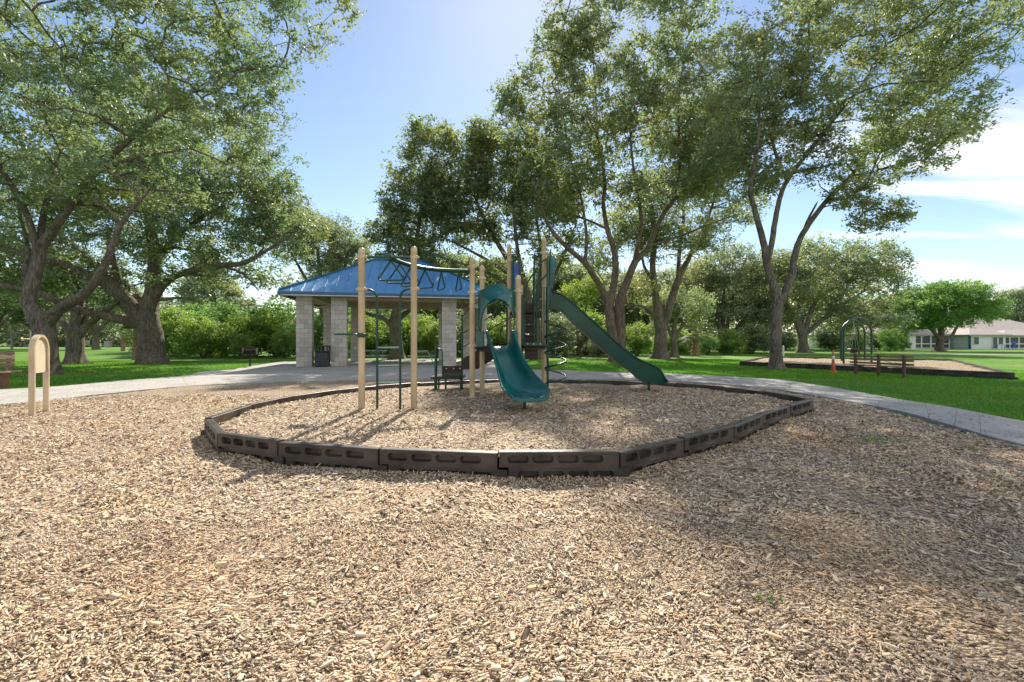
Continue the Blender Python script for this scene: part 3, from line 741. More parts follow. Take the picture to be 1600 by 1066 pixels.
for k in range(6):
    s_ = .12 + k * (cum[-1] - .3) / 5.2
    i = next(j for j in range(1, len(cum)) if cum[j] >= s_); f_ = (s_ - cum[i - 1]) / (cum[i] - cum[i - 1])
    c = tl[i - 1].lerp(tl[i], f_); t = (tl[i] - tl[i - 1]).normalized(); lat = Vector((t.y, -t.x, 0))
    if k % 2: lat = (lat + t * .18).normalized()
    c = c - Vector((0, 0, .04)); hh = .36; hw = .23; r_ = .05
    pts = [c, c - lat * (hw * .93) - Vector((0, 0, hh * .84))]
    for q in range(5):
        a = R(150 + 120 * q / 4); pts.append(c - lat * (hw - .045) + lat * math.cos(a) * .05 - Vector((0, 0, hh - .05)) + Vector((0, 0, 1)) * math.sin(a) * .05)
    pts2 = [2 * (c - Vector((0, 0, (c - p).z))) - p + Vector((0, 0, 0)) for p in pts[::-1]]
    pts2 = [Vector((2 * c.x - p.x, 2 * c.y - p.y, p.z)) for p in pts[::-1]]
    ps(MB().tube(pts + pts2, .016, 8), 'ring', 'metal_green')
# chin-up ladder between the two tall posts
def lerp2(p, q, t): return Vector((p[0] + (q[0] - p[0]) * t, p[1] + (q[1] - p[1]) * t))
la = lerp2(P1, P2, .29); lb = lerp2(P1, P2, .73)
lad = []
for e, q, z in ((P1, la, 2.30), (P2, lb, 2.33)):
    ev = Vector(e)
    pts = [(e[0], e[1], z)] + [tuple(ev.lerp(q, .35 + .65 * math.sin(R(a)))) + (z - .16 * (1 - math.cos(R(a))),) for a in (0, 20, 40, 60, 75, 90)] + [(q.x, q.y, z - .4), (q.x, q.y, 1.2), (q.x, q.y, ZIN - .2)]
    ps(MB().tube(pts, .021, 10), 'ladder_rail', 'metal_green')
for z in (1.28, .96, .66):
    ps(MB().tube([up(la, z), up(lb, z)], .016, 8), 'rung', 'rung_green')
# chinning board on the left post
b = MB(); b.box((P1[0], P1[1], 1.50), (.135, .14, .085), bev=.02); bo = ps(b, 'board_clamp', 'metal_green')
n = 20; b = MB(); b.rings([[Vector((P1[0] - .27 + math.cos(k * 2 * math.pi / n) * .21 * q, P1[1] + math.sin(k * 2 * math.pi / n) * .13 * q, z)) for k in range(n)] for z, q in ((1.500, .95), (1.507, 1), (1.522, 1), (1.530, .95))])
ps(b, 'board', 'metal_green')

# decks
def deck(x0, x1, y0, y1, z, name='deck'):
    b = MB(); b.box(((x0 + x1) / 2, (y0 + y1) / 2, z - .03), (x1 - x0, y1 - y0, .06), bev=.012)
    b.box(((x0 + x1) / 2, y0 + .02, z - .085), (x1 - x0 - .1, .03, .05)); b.box(((x0 + x1) / 2, y1 - .02, z - .085), (x1 - x0 - .1, .03, .05))
    return ps(b, name, 'brown_deck')
deck(-.80, .14, 9.52, 10.5, 1.29)
deck(.22, .80, 10.15, 11.05, 1.32)
deck(-.05, .85, 11.1, 12.1, 2.12)
# slides as lofted troughs
def trough(stations, n=13, th=.035, lip=.03):
    """stations: (x, y, z, dirx, diry, halfwidth, wall, power)"""
    rings = []
    for (x, y, z, dx_, dy_, w, H, pw) in stations:
        L_ = math.hypot(dx_, dy_); lx, ly = dy_ / L_, -dx_ / L_
        s_ = np.linspace(-1, 1, n)
        inn = [(w * q, H * abs(q) ** pw) for q in s_]
        rimr = [(w + .012, H + .014), (w + lip, H + .012), (w + lip + .012, H - .008), (w + lip, H - .028)]
        out = [(w * q * 1.0 + math.copysign(th, q) * abs(q), max(H * abs(q) ** pw - th * (1 - abs(q) ** 6 * .2), -th)) for q in s_[::-1][1:-1]]
        riml = [(-a, c_) for a, c_ in rimr[::-1]]
        ring = inn + rimr + out + riml
        rings.append([Vector((x + lx * a, y + ly * a, z + c_)) for a, c_ in ring])
    return rings
S1 = [(-.27, 9.44, 1.30, .3, -1, .25, .30, 7), (-.25, 9.22, 1.285, .3, -1, .25, .33, 7), (-.19, 9.0, 1.15, .3, -1, .25, .33, 6), (-.10, 8.72, .90, .3, -1, .26, .31, 5),
      (.00, 8.45, .69, .3, -1, .28, .28, 4.2), (.09, 8.2, .545, .3, -1, .315, .25, 3.2), (.17, 7.98, .475, .3, -1, .36, .20, 2.7), (.24, 7.78, .455, .3, -1, .375, .135, 2.6), (.285, 7.63, .455, .3, -1, .345, .08, 2.6), (.31, 7.55, .445, .3, -1, .29, .035, 2.6), (.32, 7.52, .425, .3, -1, .24, .005, 2.6)]
st = spline(S1, 5)
sl = ps(MB().rings(trough([tuple(s) for s in st], n=19)), 'wave_slide', 'slide_teal', smooth=60)
b = MB(); b.tube([(.22, 7.95, ZIN - .2), (.22, 7.95, .46)], .028, 12); b.box((.22, 7.95, .44), (.22, .16, .03), bev=.01); ps(b, 'slide_leg', 'metal_green', sl)
b = MB(); b.box((.17, 8.1, .455), (.34, .40, .06), bev=.02, rz=R(-16)); ps(b, 'slide_foot', 'slide_teal', sl)
# long slide: side profile measured along x
Yl = 10.75
tope = [(859, 455.6), (876, 458.6), (894, 472), (921, 496), (948, 520), (975, 544), (996, 559), (1020, 569.6), (1032, 577), (1039, 589), (1044, 595.5)]
bote = [(859, 479), (876, 484), (894, 500.6), (921, 526), (948, 550), (972, 569.6), (993, 584.6), (1006, 597), (1024, 599.5), (1034, 599), (1041, 599)]
tp = spline(tope, 3); bt = spline(bote, 3)
yl0, yl1 = 10.62, 11.12
rings = []
for a, c in zip(tp, bt):
    t_ = W(a[0], a[1], yl0); u_ = W(c[0], c[1], yl0)
    ax = Vector((t_.x, 0, t_.z)); bx_ = Vector((u_.x, 0, u_.z)); e = ax - bx_; Ln = e.length; e.normalize()
    def P(y, q): p = bx_ + e * q; return Vector((p.x, y, p.z))
    floor_q = Ln * .22
    ring = [P(yl0, 0.03 * Ln), P(yl0 - .012, Ln * .5), P(yl0 - .022, Ln - .045), P(yl0 - .05, Ln - .04), P(yl0 - .058, Ln - .015), P(yl0 - .045, Ln), P(yl0 + .02, Ln), P(yl0 + .035, Ln - .02), P(yl0 + .05, floor_q + .08), P(yl0 + .11, floor_q), P(yl1 - .11, floor_q), P(yl1 - .05, floor_q + .08), P(yl1 - .035, Ln - .02), P(yl1 - .02, Ln), P(yl1 + .045, Ln), P(yl1 + .058, Ln - .015), P(yl1 + .05, Ln - .04), P(yl1 + .022, Ln - .045), P(yl1 + .012, Ln * .5), P(yl1, .03 * Ln), P(yl1 - .07, 0), P(yl0 + .07, 0)]
    rings.append(ring)
ls = ps(MB().rings(rings), 'long_slide', 'slide_green', smooth=50)
b = MB(); b.tube([(3.27, 10.87, ZIN - .2), (3.27, 10.87, .45)], .03, 12); ps(b, 'slide_leg', 'metal_green', ls)
# hood over the long slide's mouth
b = MB(); sec = []
for k in range(13):
    a = math.pi * k / 12; cy_ = 10.87 - math.cos(a) * .34; cz = 2.62 + max(0, math.sin(a)) ** .6 * .85
    fw = .04 + .15 * math.sin(a)
    sec.append([Vector((.90, cy_, cz)), Vector((.90 + fw, cy_, cz - .10 * math.sin(a) - .02)), Vector((.90 + fw, cy_ + (.02 if a < 1.57 else -.02), cz - .14 * math.sin(a) - .04)), Vector((.90, cy_ + (.03 if a < 1.57 else -.03), cz - .05))])
b.rings(sec); ps(b, 'slide_hood', 'slide_teal')
b = MB(); b.box((.885, 10.45, 2.9), (.03, .10, 1.2), bev=.008); ps(b, 'hood_side', 'slide_green'); b = MB(); b.box((.885, 11.22, 2.9), (.03, .10, 1.2), bev=.008); ps(b, 'hood_side', 'slide_green')
# hood over the wave slide: arched opening with a projecting peak
b = MB(); secs = []
yh = 9.40; x0h, x1h = -.70, .06; cxh = -.29
N = 49
for k in range(N):
    t = k / (N - 1); a = math.pi * (1 - t)
    ox = cxh + math.cos(a) * .335; oz = 1.62 + (max(0, math.sin(a)) ** .75) * .62        # opening edge
    tx_ = abs(math.cos(a)); s = -1 if math.cos(a) < 0 else 1
    px_ = (x0h if s < 0 else x1h) if tx_ > .45 else cxh + math.cos(a) / .45 * ((cxh - x0h) if s < 0 else (x1h - cxh))
    pz = 2.40 + .17 * max(0, math.sin(a)) ** 14 if tx_ <= .45 else 2.42 - (tx_ - .45) / .55 * .74
    fwd = .05 + .34 * max(0, math.sin(a)) ** 2
    secs.append([Vector((px_, yh, pz)), Vector(((px_ + ox) / 2, yh - .02 - fwd * .3, (pz + oz) / 2 + .03)), Vector((ox * .75 + px_ * .25, yh - fwd * .8, oz * .8 + pz * .2 + .03)), Vector((ox, yh - fwd, oz)), Vector((ox, yh - fwd + .03, oz - .025)), Vector((ox, yh + .03, oz + .01)), Vector((px_, yh + .035, pz - .005))])
b.rings(secs)
hood = ps(b, 'slide_hood', 'slide_teal', smooth=50)
b = MB()
b.box((-.66, 9.42, 1.44), (.16, .05, .34), bev=.015); ps(b, 'slide_entry', 'slide_teal'); b = MB(); b.box((.07, 9.42, 1.44), (.16, .05, .34), bev=.015); ps(b, 'slide_entry', 'slide_teal')
for x in (-.56, -.02):
    ps(MB().tube([(x, 9.31, 2.32), (x, 9.36, 2.32)], .016, 8), 'bolt', 'bolt', hood)
# spiral climber with its centre pole
sx, sy = .80, 10.22
b = MB(); b.tube([(sx, sy, ZIN - .2), (sx, sy, 3.27)], .026, 12); sp = ps(b, 'climber_pole', 'metal_green')
cxs = .985; pts = []
for k in range(150):
    t = k / 149; z = .43 + t * 1.42; a = math.pi * (1.0 + 2 * (z - .43) / .355)
    pts.append((cxs + math.cos(a) * .235, sy + .1 + math.sin(a) * .235, z))
ps(MB().tube(pts, .019, 8), 'spiral', 'metal_green', sp)
b = MB()
for z in (1.45, 1.13, .76): ps(MB().box((sx - .005, sy, z), (.10, .09, .07), bev=.02), 'spiral_clamp', 'metal_green', sp)
# curved handrails up to the tall deck
def rail(pts, r=.017, name='handrail'): return ps(MB().tube(spline(pts, 6), r, 8), name, 'metal_green')
rail([W(855, 404.5, 10.6), W(846, 410, 10.6), W(836, 424, 10.55), W(823, 445, 10.5), W(819, 470, 10.5), W(819, 537, 10.5)])
rail([W(855, 428, 10.9), W(848, 436, 10.9), W(840, 446, 10.9), W(838, 470, 10.9), W(838, 540, 10.9)])
rail([W(846, 399, 11.1), W(838, 402, 11.1), W(834, 418, 11.1), W(833.5, 445, 11.1), W(833, 475, 11.1)])
# barriers with upright bars on both sides of the climb
for (xa, ya, xb, yb, z0, z1) in ((.22, 9.95, .30, 10.55, 1.34, 2.40), (.50, 10.2, .78, 10.3, 1.34, 2.62), (-.80, 9.62, -.72, 10.4, 1.34, 2.10), (.55, 11.15, .76, 11.12, 2.2, 3.55)):
    fr = MB(); q0 = Vector((xa, ya)); q1 = Vector((xb, yb))
    fr.tube([up(q0, z0), up(q0, z1), up(q1, z1), up(q1, z0), up(q0, z0)], .017, 8)
    fo = ps(fr, 'barrier_frame', 'metal_green')
    for k in range(1, 5):
        q = q0.lerp(q1, k / 5); ps(MB().tube([up(q, z0), up(q, z1)], .011, 6), 'barrier_bar', 'metal_green', fo)
b = MB(); b.box((.50, 10.10, 1.33), (.50, .05, .10), bev=.02); bm_ = ps(b, 'deck_beam', 'metal_green')
for x in (.35, .48, .63): ps(MB().tube([(x, 10.065, 1.335), (x, 10.08, 1.335)], .014, 8), 'bolt', 'bolt', bm_)
# steps from the low deck to the tall one
for k in range(3):
    b = MB(); b.box((.42, 10.55 + k * .26, 1.52 + k * .24), (.26, .26, .05), bev=.01); b.box((.42, 10.44 + k * .26, 1.42 + k * .24), (.26, .03, .17), bev=.006)
    ps(b, 'step', 'brown_deck')
b = MB(); b.box((.42, 11.08, 2.20), (.26, .05, .24), bev=.01); ps(b, 'riser', 'brown_deck')
b = MB(); b.rings([[Vector((x, y, z)) for x, y in ((.30, 10.25), (.58, 10.25), (.60, 10.8), (.30, 10.8))] for z in (.98, 1.27)]); ps(b, 'skirt_box', 'brown_deck')
# activity panel by the rear post
b = MB(); b.tube([(.02, 11.8, 2.35), (.02, 11.8, 3.40), (.05, 11.8, 3.50), (.11, 11.8, 3.53), (.17, 11.8, 3.50), (.20, 11.8, 3.40), (.20, 11.8, 2.35)], .03, 8); ap = ps(b, 'panel_frame', 'slide_green')
b = MB(); b.box((.11, 11.8, 3.12), (.15, .02, .62), bev=.005); ps(b, 'activity_panel', 'blue_panel', ap)
b = MB(); b.box((.11, 11.8, 2.55), (.15, .02, .42), bev=.005); ps(b, 'lower_panel', 'slide_green', ap)
# rear loop climber seen through the hood
b = MB(); b.tube([(-.12, 10.9, .2), (-.12, 10.9, 2.5)], .02, 8); lc = ps(b, 'loop_climber_pole', 'metal_green')
for z in (1.05, 1.6, 2.1):
    pts = [(-.12, 10.9, z + .17)] + [(-.19 - .09 * math.sin(R(a)), 10.88, z + .17 * math.cos(R(a))) for a in range(10, 180, 20)] + [(-.12, 10.9, z - .17)]
    ps(MB().tube(pts, .012, 8), 'loop', 'metal_green', lc)
# transfer steps and stairs rising from the left
def steps_box(x0, x1, y0, y1, z, t=.06, name='transfer_platform'):
    b = MB(); b.box(((x0 + x1) / 2, (y0 + y1) / 2, z - t / 2), (x1 - x0, y1 - y0, t), bev=.012); return ps(b, name, 'brown_deck')
tpf = steps_box(-1.98, -1.20, 11.05, 11.75, .535)
for x, y in ((-1.88, 11.12), (-1.62, 11.12), (-1.25, 11.12), (-1.88, 11.68)):
    ps(MB().box((x, y, .32), (.045, .045, .40), bev=.008), 'platform_leg', 'metal_green', tpf)
b = MB(); b.box((-1.46, 11.35, .76), (.50, .5, .06), bev=.012); b.box((-1.46, 11.12, .71), (.50, .03, .15), bev=.01); ps(b, 'step', 'brown_deck')
b = MB(); b.box((-1.46, 11.14, .58), (.46, .02, .12)); ps(b, 'riser', 'metal_green')
for x in (-1.60, -1.42, -1.27): ps(MB().tube([(x, 11.09, .73), (x, 11.11, .73)], .014, 8), 'bolt', 'bolt')
for k in range(4):
    ps(MB().box((-1.10 + k * .15, 11.1, .90 + k * .12), (.18, .62, .05), bev=.01), 'stair_tread', 'brown_deck')
for y in (10.78, 11.42):
    b = MB(); b.rings([[Vector((x, y + dy_, z)) for x, z in ((-1.19, .72), (-.80, .74), (-.42, .98), (-.42, 1.24), (-.62, 1.24), (-1.19, .98))] for dy_ in (0, .03)])
    ps(b, 'stair_stringer', 'brown_deck')
b = MB(); b.tube([(-1.22, 11.12, .2), (-1.22, 11.12, 2.05)], .022, 8); ps(b, 'rail_post', 'metal_green')
b = MB(); b.tube([(-1.86, 11.12, .2), (-1.86, 11.12, 1.28)], .035, 12); ps(b, 'rail_post', 'metal_green')
rail([(-1.70, 11.12, .55), (-1.70, 11.12, 1.10), (-1.73, 11.12, 1.19), (-1.80, 11.12, 1.22), (-1.86, 11.12, 1.22)], .013)
rail([(-1.22, 11.12, 2.0), (-.95, 11.0, 2.25), (-.45, 10.9, 2.55), (-.1, 10.85, 2.6)], .013)
rail([(-1.22, 11.12, 1.58), (-.9, 11.0, 1.76), (-.45, 10.9, 2.02), (-.1, 10.85, 2.2)], .013)
rail([(-1.22, 11.42, 1.25), (-.9, 11.42, 1.45), (-.45, 11.4, 1.75), (0, 11.4, 2.0)], .013)

# ------------------------------------------------------------------ standing play panel at the left
L0 = Vector((-8.83, 8.36)); L1 = Vector((-9.12, 8.92)); dvec = (L1 - L0); Lw = dvec.length
sg = empty('play_station', (L0.x, L0.y, 0), math.atan2(dvec.y, dvec.x), label='tan arched play panel standing alone beside the path', cat='play panel')
outer = [(0, -.2), (0, 1.22)] + [(Lw / 2 - Lw / 2 * math.cos(R(a)), 1.22 + .30 * math.sin(R(a))) for a in range(10, 180, 10)] + [(Lw, 1.22), (Lw, -.2)]
rg = []
for i, (x, z) in enumerate(outer):
    a_ = outer[max(i - 1, 0)]; c_ = outer[min(i + 1, len(outer) - 1)]; t = Vector((c_[0] - a_[0], c_[1] - a_[1])).normalized(); nx_ = Vector((t.y, -t.x))
    rg.append([Vector((x, -.042, z)), Vector((x, .042, z)), Vector((x + nx_.x * .045, .042, z + nx_.y * .045)), Vector((x + nx_.x * .045, -.042, z + nx_.y * .045))])
MB().rings(rg).build('frame', M['tan'], sg, smooth=40)
bd_o = [(.06, .80)] + [(Lw - .06, .80), (Lw - .06, 1.22)] + [(Lw / 2 + (Lw / 2 - .06) * math.cos(R(a)), 1.22 + .22 * math.sin(R(a))) for a in range(15, 180, 15)] + [(.06, 1.22)]
pb = MB().rings([[Vector((x, y, z)) for x, z in bd_o] for y in (-.012, .012)]).build('board', M['tan_panel'], sg, smooth=0)
for z in (.83, 1.24):
    for x in (.07, Lw - .07):
        MB().tube([(x - .02, -.02, z), (x + .03, -.02, z)], .012, 6).build('bolt', M['bolt'], pb)

# ------------------------------------------------------------------ benches
bn = empty('park_bench', (14.42, 17.9, 0), math.atan2(18.8 - 17.0, 14.19 - 14.64), label='brown slatted bench with three posts, its back to the path', cat='bench')
for x in (-.93, 0, .93):
    MB().box((x, 0, .43), (.09, .09, .90), bev=.01).build('post', M['wood_dark'], bn)
    MB().box((x, -.22, .37), (.06, .40, .05), bev=.01).build('bracket', M['wood_dark'], bn)
for z in (.80, .66, .52):
    MB().box((0, -.065, z), (2.45, .035, .085), bev=.008).build('back_slat', M['bench_slat'], bn)
for y in (-.14, -.26, -.38):
    MB().box((0, y, .41), (2.45, .10, .04), bev=.008).build('seat_slat', M['bench_slat'], bn)
b2 = empty('park_bench', (-15.6, 13.3, 0), 0, label='brown and tan bench cut off at the left edge of the photo', cat='bench')
for x in (-.6, .62):
    MB().box((x, 0, .24), (.22, .36, .48), bev=.015).build('leg', M['bench_brown'], b2)
    MB().box((x, .22, .60), (.10, .06, .86), bev=.01, rx=R(-8)).build('back_support', M['bench_brown'], b2)
for z, m_ in ((1.04, 'bench_brown'), (.93, 'bench_tan'), (.82, 'bench_brown'), (.70, 'bench_brown')):
    MB().box((-.15, .19, z), (2.0, .04, .098), bev=.008).build('back_plank', M[m_], b2)
for y in (-.2, -.06, .08):
    MB().box((.05, y, .505), (2.15, .13, .05), bev=.008).build('seat_plank', M['bench_tan' if y < -.1 else 'bench_brown'], b2)

# ------------------------------------------------------------------ swing arches
sw = empty('swing_set', (20.7, 28.6, 0), label='three dark green steel arches with a bucket swing over the far chip bed', cat='swing set')
SWO = Vector(sw.location)
arch_c = []
for (xa, ya, xb, yb) in ((18.15, 24.9, 20.15, 25.5), (20.35, 28.1, 22.1, 28.5), (22.6, 31.3, 24.1, 31.6)):
    a = Vector((xa, ya, 0)); c = Vector((xb, yb, 0)); pts = [a, a + Vector((0, 0, 1.0)), a + Vector((0, 0, 1.75))]
    for g_ in range(10, 180, 10):
        pts.append(a.lerp(c, .5 - .5 * math.cos(R(g_))) + Vector((0, 0, 1.78 + .92 * math.sin(R(g_)))))
    pts += [c + Vector((0, 0, 1.75)), c + Vector((0, 0, 1.0)), c]
    MB().tube([p - SWO for p in pts], .052, 12).build('arch', M['metal_green'], sw)
    arch_c.append(a.lerp(c, .5) + Vector((0, 0, 2.70)))
tb = MB().tube([p - SWO - Vector((0, 0, .02)) for p in arch_c], .045, 10).build('top_beam', M['metal_green'], sw)
q = arch_c[1].lerp(arch_c[2], .3) - SWO; q.x += .1
dirb = (arch_c[2] - arch_c[1]).normalized()
sb = MB()
rg = []
for zz, rr in ((0, .14), (.05, .20), (.16, .24), (.24, .26)):
    rg.append([Vector((q.x + math.cos(k * math.pi / 6) * rr * 1.1, q.y + math.sin(k * math.pi / 6) * rr, .62 + zz)) for k in range(12)])
sb.rings(rg); sb.box((q.x, q.y, .88), (.62, .30, .05), bev=.02)
seat = sb.build('bucket_seat', M['black'], sw)
ch = MB()
for s_ in (-1, 1):
    for w_ in (-1, 1):
        ch.tube([(q.x + s_ * .25 * dirb.x, q.y + s_ * .25 * dirb.y, q.z), (q.x + s_ * .22, q.y + w_ * .12, .88)], .008, 5)
ch.build('chain', M['galv'], seat)

# orange delineator -----------------------------------------------------
oc = empty('traffic_delineator', (14.05, 19.9, 0), label='slim orange traffic delineator on the grass left of the bench', cat='delineator')
b = MB(); n = 16
b.rings([[Vector((math.cos(k * 2 * math.pi / n) * r_, math.sin(k * 2 * math.pi / n) * r_, z)) for k in range(n)] for z, r_ in ((0, .14), (.05, .135), (.07, .09), (.60, .05), (.85, .042), (.90, .03))]); b.build('cone', M['orange'], oc)
b = MB(); b.rings([[Vector((math.cos(k * 2 * math.pi / n) * r_, math.sin(k * 2 * math.pi / n) * r_, z)) for k in range(n)] for z, r_ in ((.60, .053), (.61, .056), (.74, .052), (.75, .049))]); b.build('reflective_band', M['white'], oc)
b = MB(); b.tube([(-.03, 0, .88), (-.035, 0, .97), (0, 0, 1.02), (.035, 0, .97), (.03, 0, .88)], .014, 8); b.build('handle', M['orange'], oc)

# ------------------------------------------------------------------ litter bin, grill, picnic tables
tcn = empty('trash_can', (-9.85, 23.65, .06), TH, label='dark navy square litter bin between the two left pavilion columns', cat='trash can')
b = MB(); b.box((0, 0, .40), (.66, .62, .78), bev=.04); tb_ = b.build('body', M['black'], tcn)
for x in (-.24, -.08, .08, .24):
    MB().box((x, -.317, .42), (.11, .012, .62), bev=.004).build('slat', M['black'], tb_)
b = MB(); b.box((0, 0, 1.07), (.70, .66, .07), bev=.02)
for x, y in ((-.30, -.28), (.30, -.28), (-.30, .28), (.30, .28), (0, -.28), (0, .28)): b.box((x, y, .92), (.07, .07, .26))
b.box((0, 0, .81), (.70, .66, .04), bev=.01); b.build('hood', M['black'], tcn)
gp = G(390.5, 574.6)
gr = empty('barbecue_grill', (gp.x, gp.y, 0), .3, label='sooty black barbecue grill on a post at the edge of the grass', cat='grill')
MB().tube([(0, 0, -.1), (0, 0, .72)], .045, 10).build('post', M['grill'], gr)
b = MB(); b.box((0, 0, .70), (.66, .46, .03)); b.box((-.32, 0, .86), (.025, .46, .34)); b.box((.32, 0, .86), (.025, .46, .34)); b.box((0, .22, .86), (.66, .025, .34)); b.build('firebox', M['grill'], gr)
b = MB()
for k in range(9): b.tube([(-.24 + k * .06, -.22, .93), (-.24 + k * .06, .18, .93)], .007, 5)
b.tube([(-.27, -.21, .93), (.27, -.21, .93)], .008, 5); g2 = b.build('grate', M['grill'], gr)
b = MB(); b.tube([(.2, -.2, .93), (.2, -.36, .95)], .015, 6); b.tube([(-.2, -.2, .93), (-.2, -.36, .95)], .015, 6); b.build('handle', M['grill'], gr)

def table(u, v, rz, label):
    x, y = PV(u, v)
    t = empty('picnic_table', (x, y, .06), TH + rz, label=label, cat='picnic table', group='picnic tables under the pavilion')
    for k in range(5):
        MB().box((0, -.30 + k * .15, .75), (1.83, .138, .04), bev=.008).build('top_plank', M['galv'], t)
    for s_ in (-1, 1):
        for d_ in (0, .15):
            MB().box((0, s_ * (.62 + d_), .45), (1.83, .135, .04), bev=.008).build('seat_plank', M['galv'], t)
    for x_ in (-.65, .65):
        b = MB(); b.tube([(x_, -.33, .70), (x_, -.68, .02)], .025, 6); b.tube([(x_, .33, .70), (x_, .68, .02)], .025, 6); b.tube([(x_, -.80, .41), (x_, .80, .41)], .02, 6); b.tube([(x_, -.33, .71), (x_, .33, .71)], .02, 6)
        b.build('leg_frame', M['galv'], t)
table(3.0, 3.6, 0, 'metal picnic table seen between the left pavilion column and the ladder')
table(6.0, 3.0, R(90), 'metal picnic table just left of the right pavilion columns')

# ------------------------------------------------------------------ pavilion
pav = empty('pavilion', (A0.x, A0.y, .06), TH, label='open pavilion with blue hipped metal roof on grey block columns', cat='pavilion')
ZC = 3.72; course = ZC / 15
def block_me(w):
    b = MB(); b.box((0, 0, 0), (w - .012, .40, course - .012), bev=.012)
    me = bpy.data.meshes.new('block'); me.from_pydata(b.v, [], b.f); me.materials.append(M['block']); return me
BLK = {.4: block_me(.4), .2: block_me(.2)}
rb = random.Random(5)
def column(u, v):
    c = empty('column', (u, v, 0), 0, pav)
    MB().box((0, 0, ZC / 2), (.78, .375, ZC)).build('mortar_core', M['mortar'], c, smooth=0)
    for k in range(15):
        row = [(-.2, .4), (.2, .4)] if k % 2 == 0 else [(-.3, .2), (0, .4), (.3, .2)]
        for x, w_ in row:
            o = bpy.data.objects.new('block', BLK[w_]); COL.objects.link(o); o.parent = c
            o.location = (x, rb.uniform(-.004, .004), (k + .5) * course)
for u in (0, 1.72, 7.5, 9.2):
    column(u, .2); column(u, 6.6)
OV = 1.0; u0, u1, v0, v1 = -OV, 9.2 + OV, -OV + .2, 6.6 + OV
ZE = 3.86; half = (v1 - v0) / 2; ridge_z = ZE + .57 * half
# beams
for v in (.2, 6.6):
    MB().box((4.6, v, ZC + .12), (9.9, .30, .26), bev=.01).build('beam', M['beam'], pav)
    MB().box((4.6, v, ZC - .11), (5.0, .22, .20), bev=.01).build('beam', M['beam'], pav)
for u in (0, 9.2):
    MB().box((u, 3.4, ZC + .115), (.28, 6.1, .24), bev=.01).build('beam', M['beam'], pav)
for k in range(19):
    u = u0 + .3 + k * (u1 - u0 - .6) / 18
    for (va, vb) in ((v0 + .06, v0 + 1.4), (v1 - 1.4, v1 - .06)):
        lo, hi = (va, vb) if va < 2 else (vb, va)
        inset = min(u - u0, u1 - u)
        L_ = min(1.34, max(.3, inset))
        sgn = 1 if va < 2 else -1
        e0 = lo; e1 = lo + sgn * L_
        MB().rings([[Vector((u + dx_, vv, zz)) for vv, zz in ((e0, ZE - .17), (e1, ZE - .17 + .57 * L_), (e1, ZE - .03 + .57 * L_), (e0, ZE - .03))] for dx_ in (-.025, .025)]).build('rafter', M['beam'], pav, smooth=0)
# ceiling deck boards under the metal
def slope_pts(s, t, side):
    """s along the eave, t inwards in plan"""
    z = ZE + .57 * t
    if side == 0: return Vector((u0 + s, v0 + t, z))
    if side == 1: return Vector((u1 - s, v1 - t, z))
    if side == 2: return Vector((u0 + t, v1 - s, z))
    return Vector((u1 - t, v0 + s, z))
for side, Ls in ((0, u1 - u0), (1, u1 - u0), (2, v1 - v0), (3, v1 - v0)):
    tm = lambda s: max(0.0, min(s, Ls - s, half))
    poly = [(0, 0), (Ls, 0)] + ([(Ls - half, half), (half, half)] if Ls > 2 * half + .1 else [(Ls / 2, half)])
    pts = [slope_pts(s, t, side) for s, t in poly]
    dn = Vector((0, 0, -.05))
    MB().rings([[p + dn * 1.6 for p in pts], [p + dn * .6 for p in pts]]).build('ceiling', M['soffit'], pav, smooth=0)
    npan = int(round(Ls / .5)); wpan = Ls / npan
    for k in range(npan):
        a, c = k * wpan, (k + 1) * wpan
        brk = sorted(set([a, c] + [x for x in (half, Ls - half, Ls / 2) if a < x < c]))
        pl = [(a, -.05)] + [(c, -.05)] + [(x, tm(x)) for x in brk[::-1]]
        top = [slope_pts(s, t, side) + Vector((0, 0, .02)) for s, t in pl]; bot = [p - Vector((0, 0, .03)) for p in top]
        b = MB(); b.rings([bot, top])
        tt = tm(a + .03)
        if tt > .1:
            rib = [slope_pts(a + .012 + d_, q, side) + Vector((0, 0, z_)) for q in (-.05, tt) for d_, z_ in ((0, .02), (.03, .02), (.03, .062), (0, .062))]
            b.add(rib, [(0, 1, 2, 3), (7, 6, 5, 4), (0, 4, 5, 1), (1, 5, 6, 2), (2, 6, 7, 3), (3, 7, 4, 0)])
        b.build('roof_panel', M['roof_blue'], pav, smooth=0)
def capbar(p, q, r=.05):
    MB().tube([p, q], r, 6).build('ridge_cap', M['fascia'], pav)
zc = Vector((0, 0, .05))
r0 = Vector((u0 + half, (v0 + v1) / 2, ridge_z)); r1 = Vector((u1 - half, (v0 + v1) / 2, ridge_z))
capbar(r0 + zc, r1 + zc, .07)
for c_, r_ in (((u0, v0), r0), ((u0, v1), r0), ((u1, v0), r1), ((u1, v1), r1)):
    capbar(Vector((c_[0], c_[1], ZE)) + zc, r_ + zc)
for (xa, ya, dx_, dy_) in (((u0 + u1) / 2, v0 - .03, u1 - u0 + .1, .03), ((u0 + u1) / 2, v1 + .03, u1 - u0 + .1, .03), (u0 - .03, (v0 + v1) / 2, .03, v1 - v0), (u1 + .03, (v0 + v1) / 2, .03, v1 - v0)):
    MB().box((xa, ya, ZE - .09), (dx_, dy_, .17)).build('fascia', M['fascia'], pav, smooth=0)
    MB().box((xa, ya + (.05 if ya < v1 and dx_ > 1 and ya < 0 else -.05 if dx_ > 1 else 0), ZE - .20), (max(dx_ - .3, .03), max(dy_ - .3, .03) if dx_ < 1 else .03, .05)).build('trim_board', M['white'], pav, smooth=0)

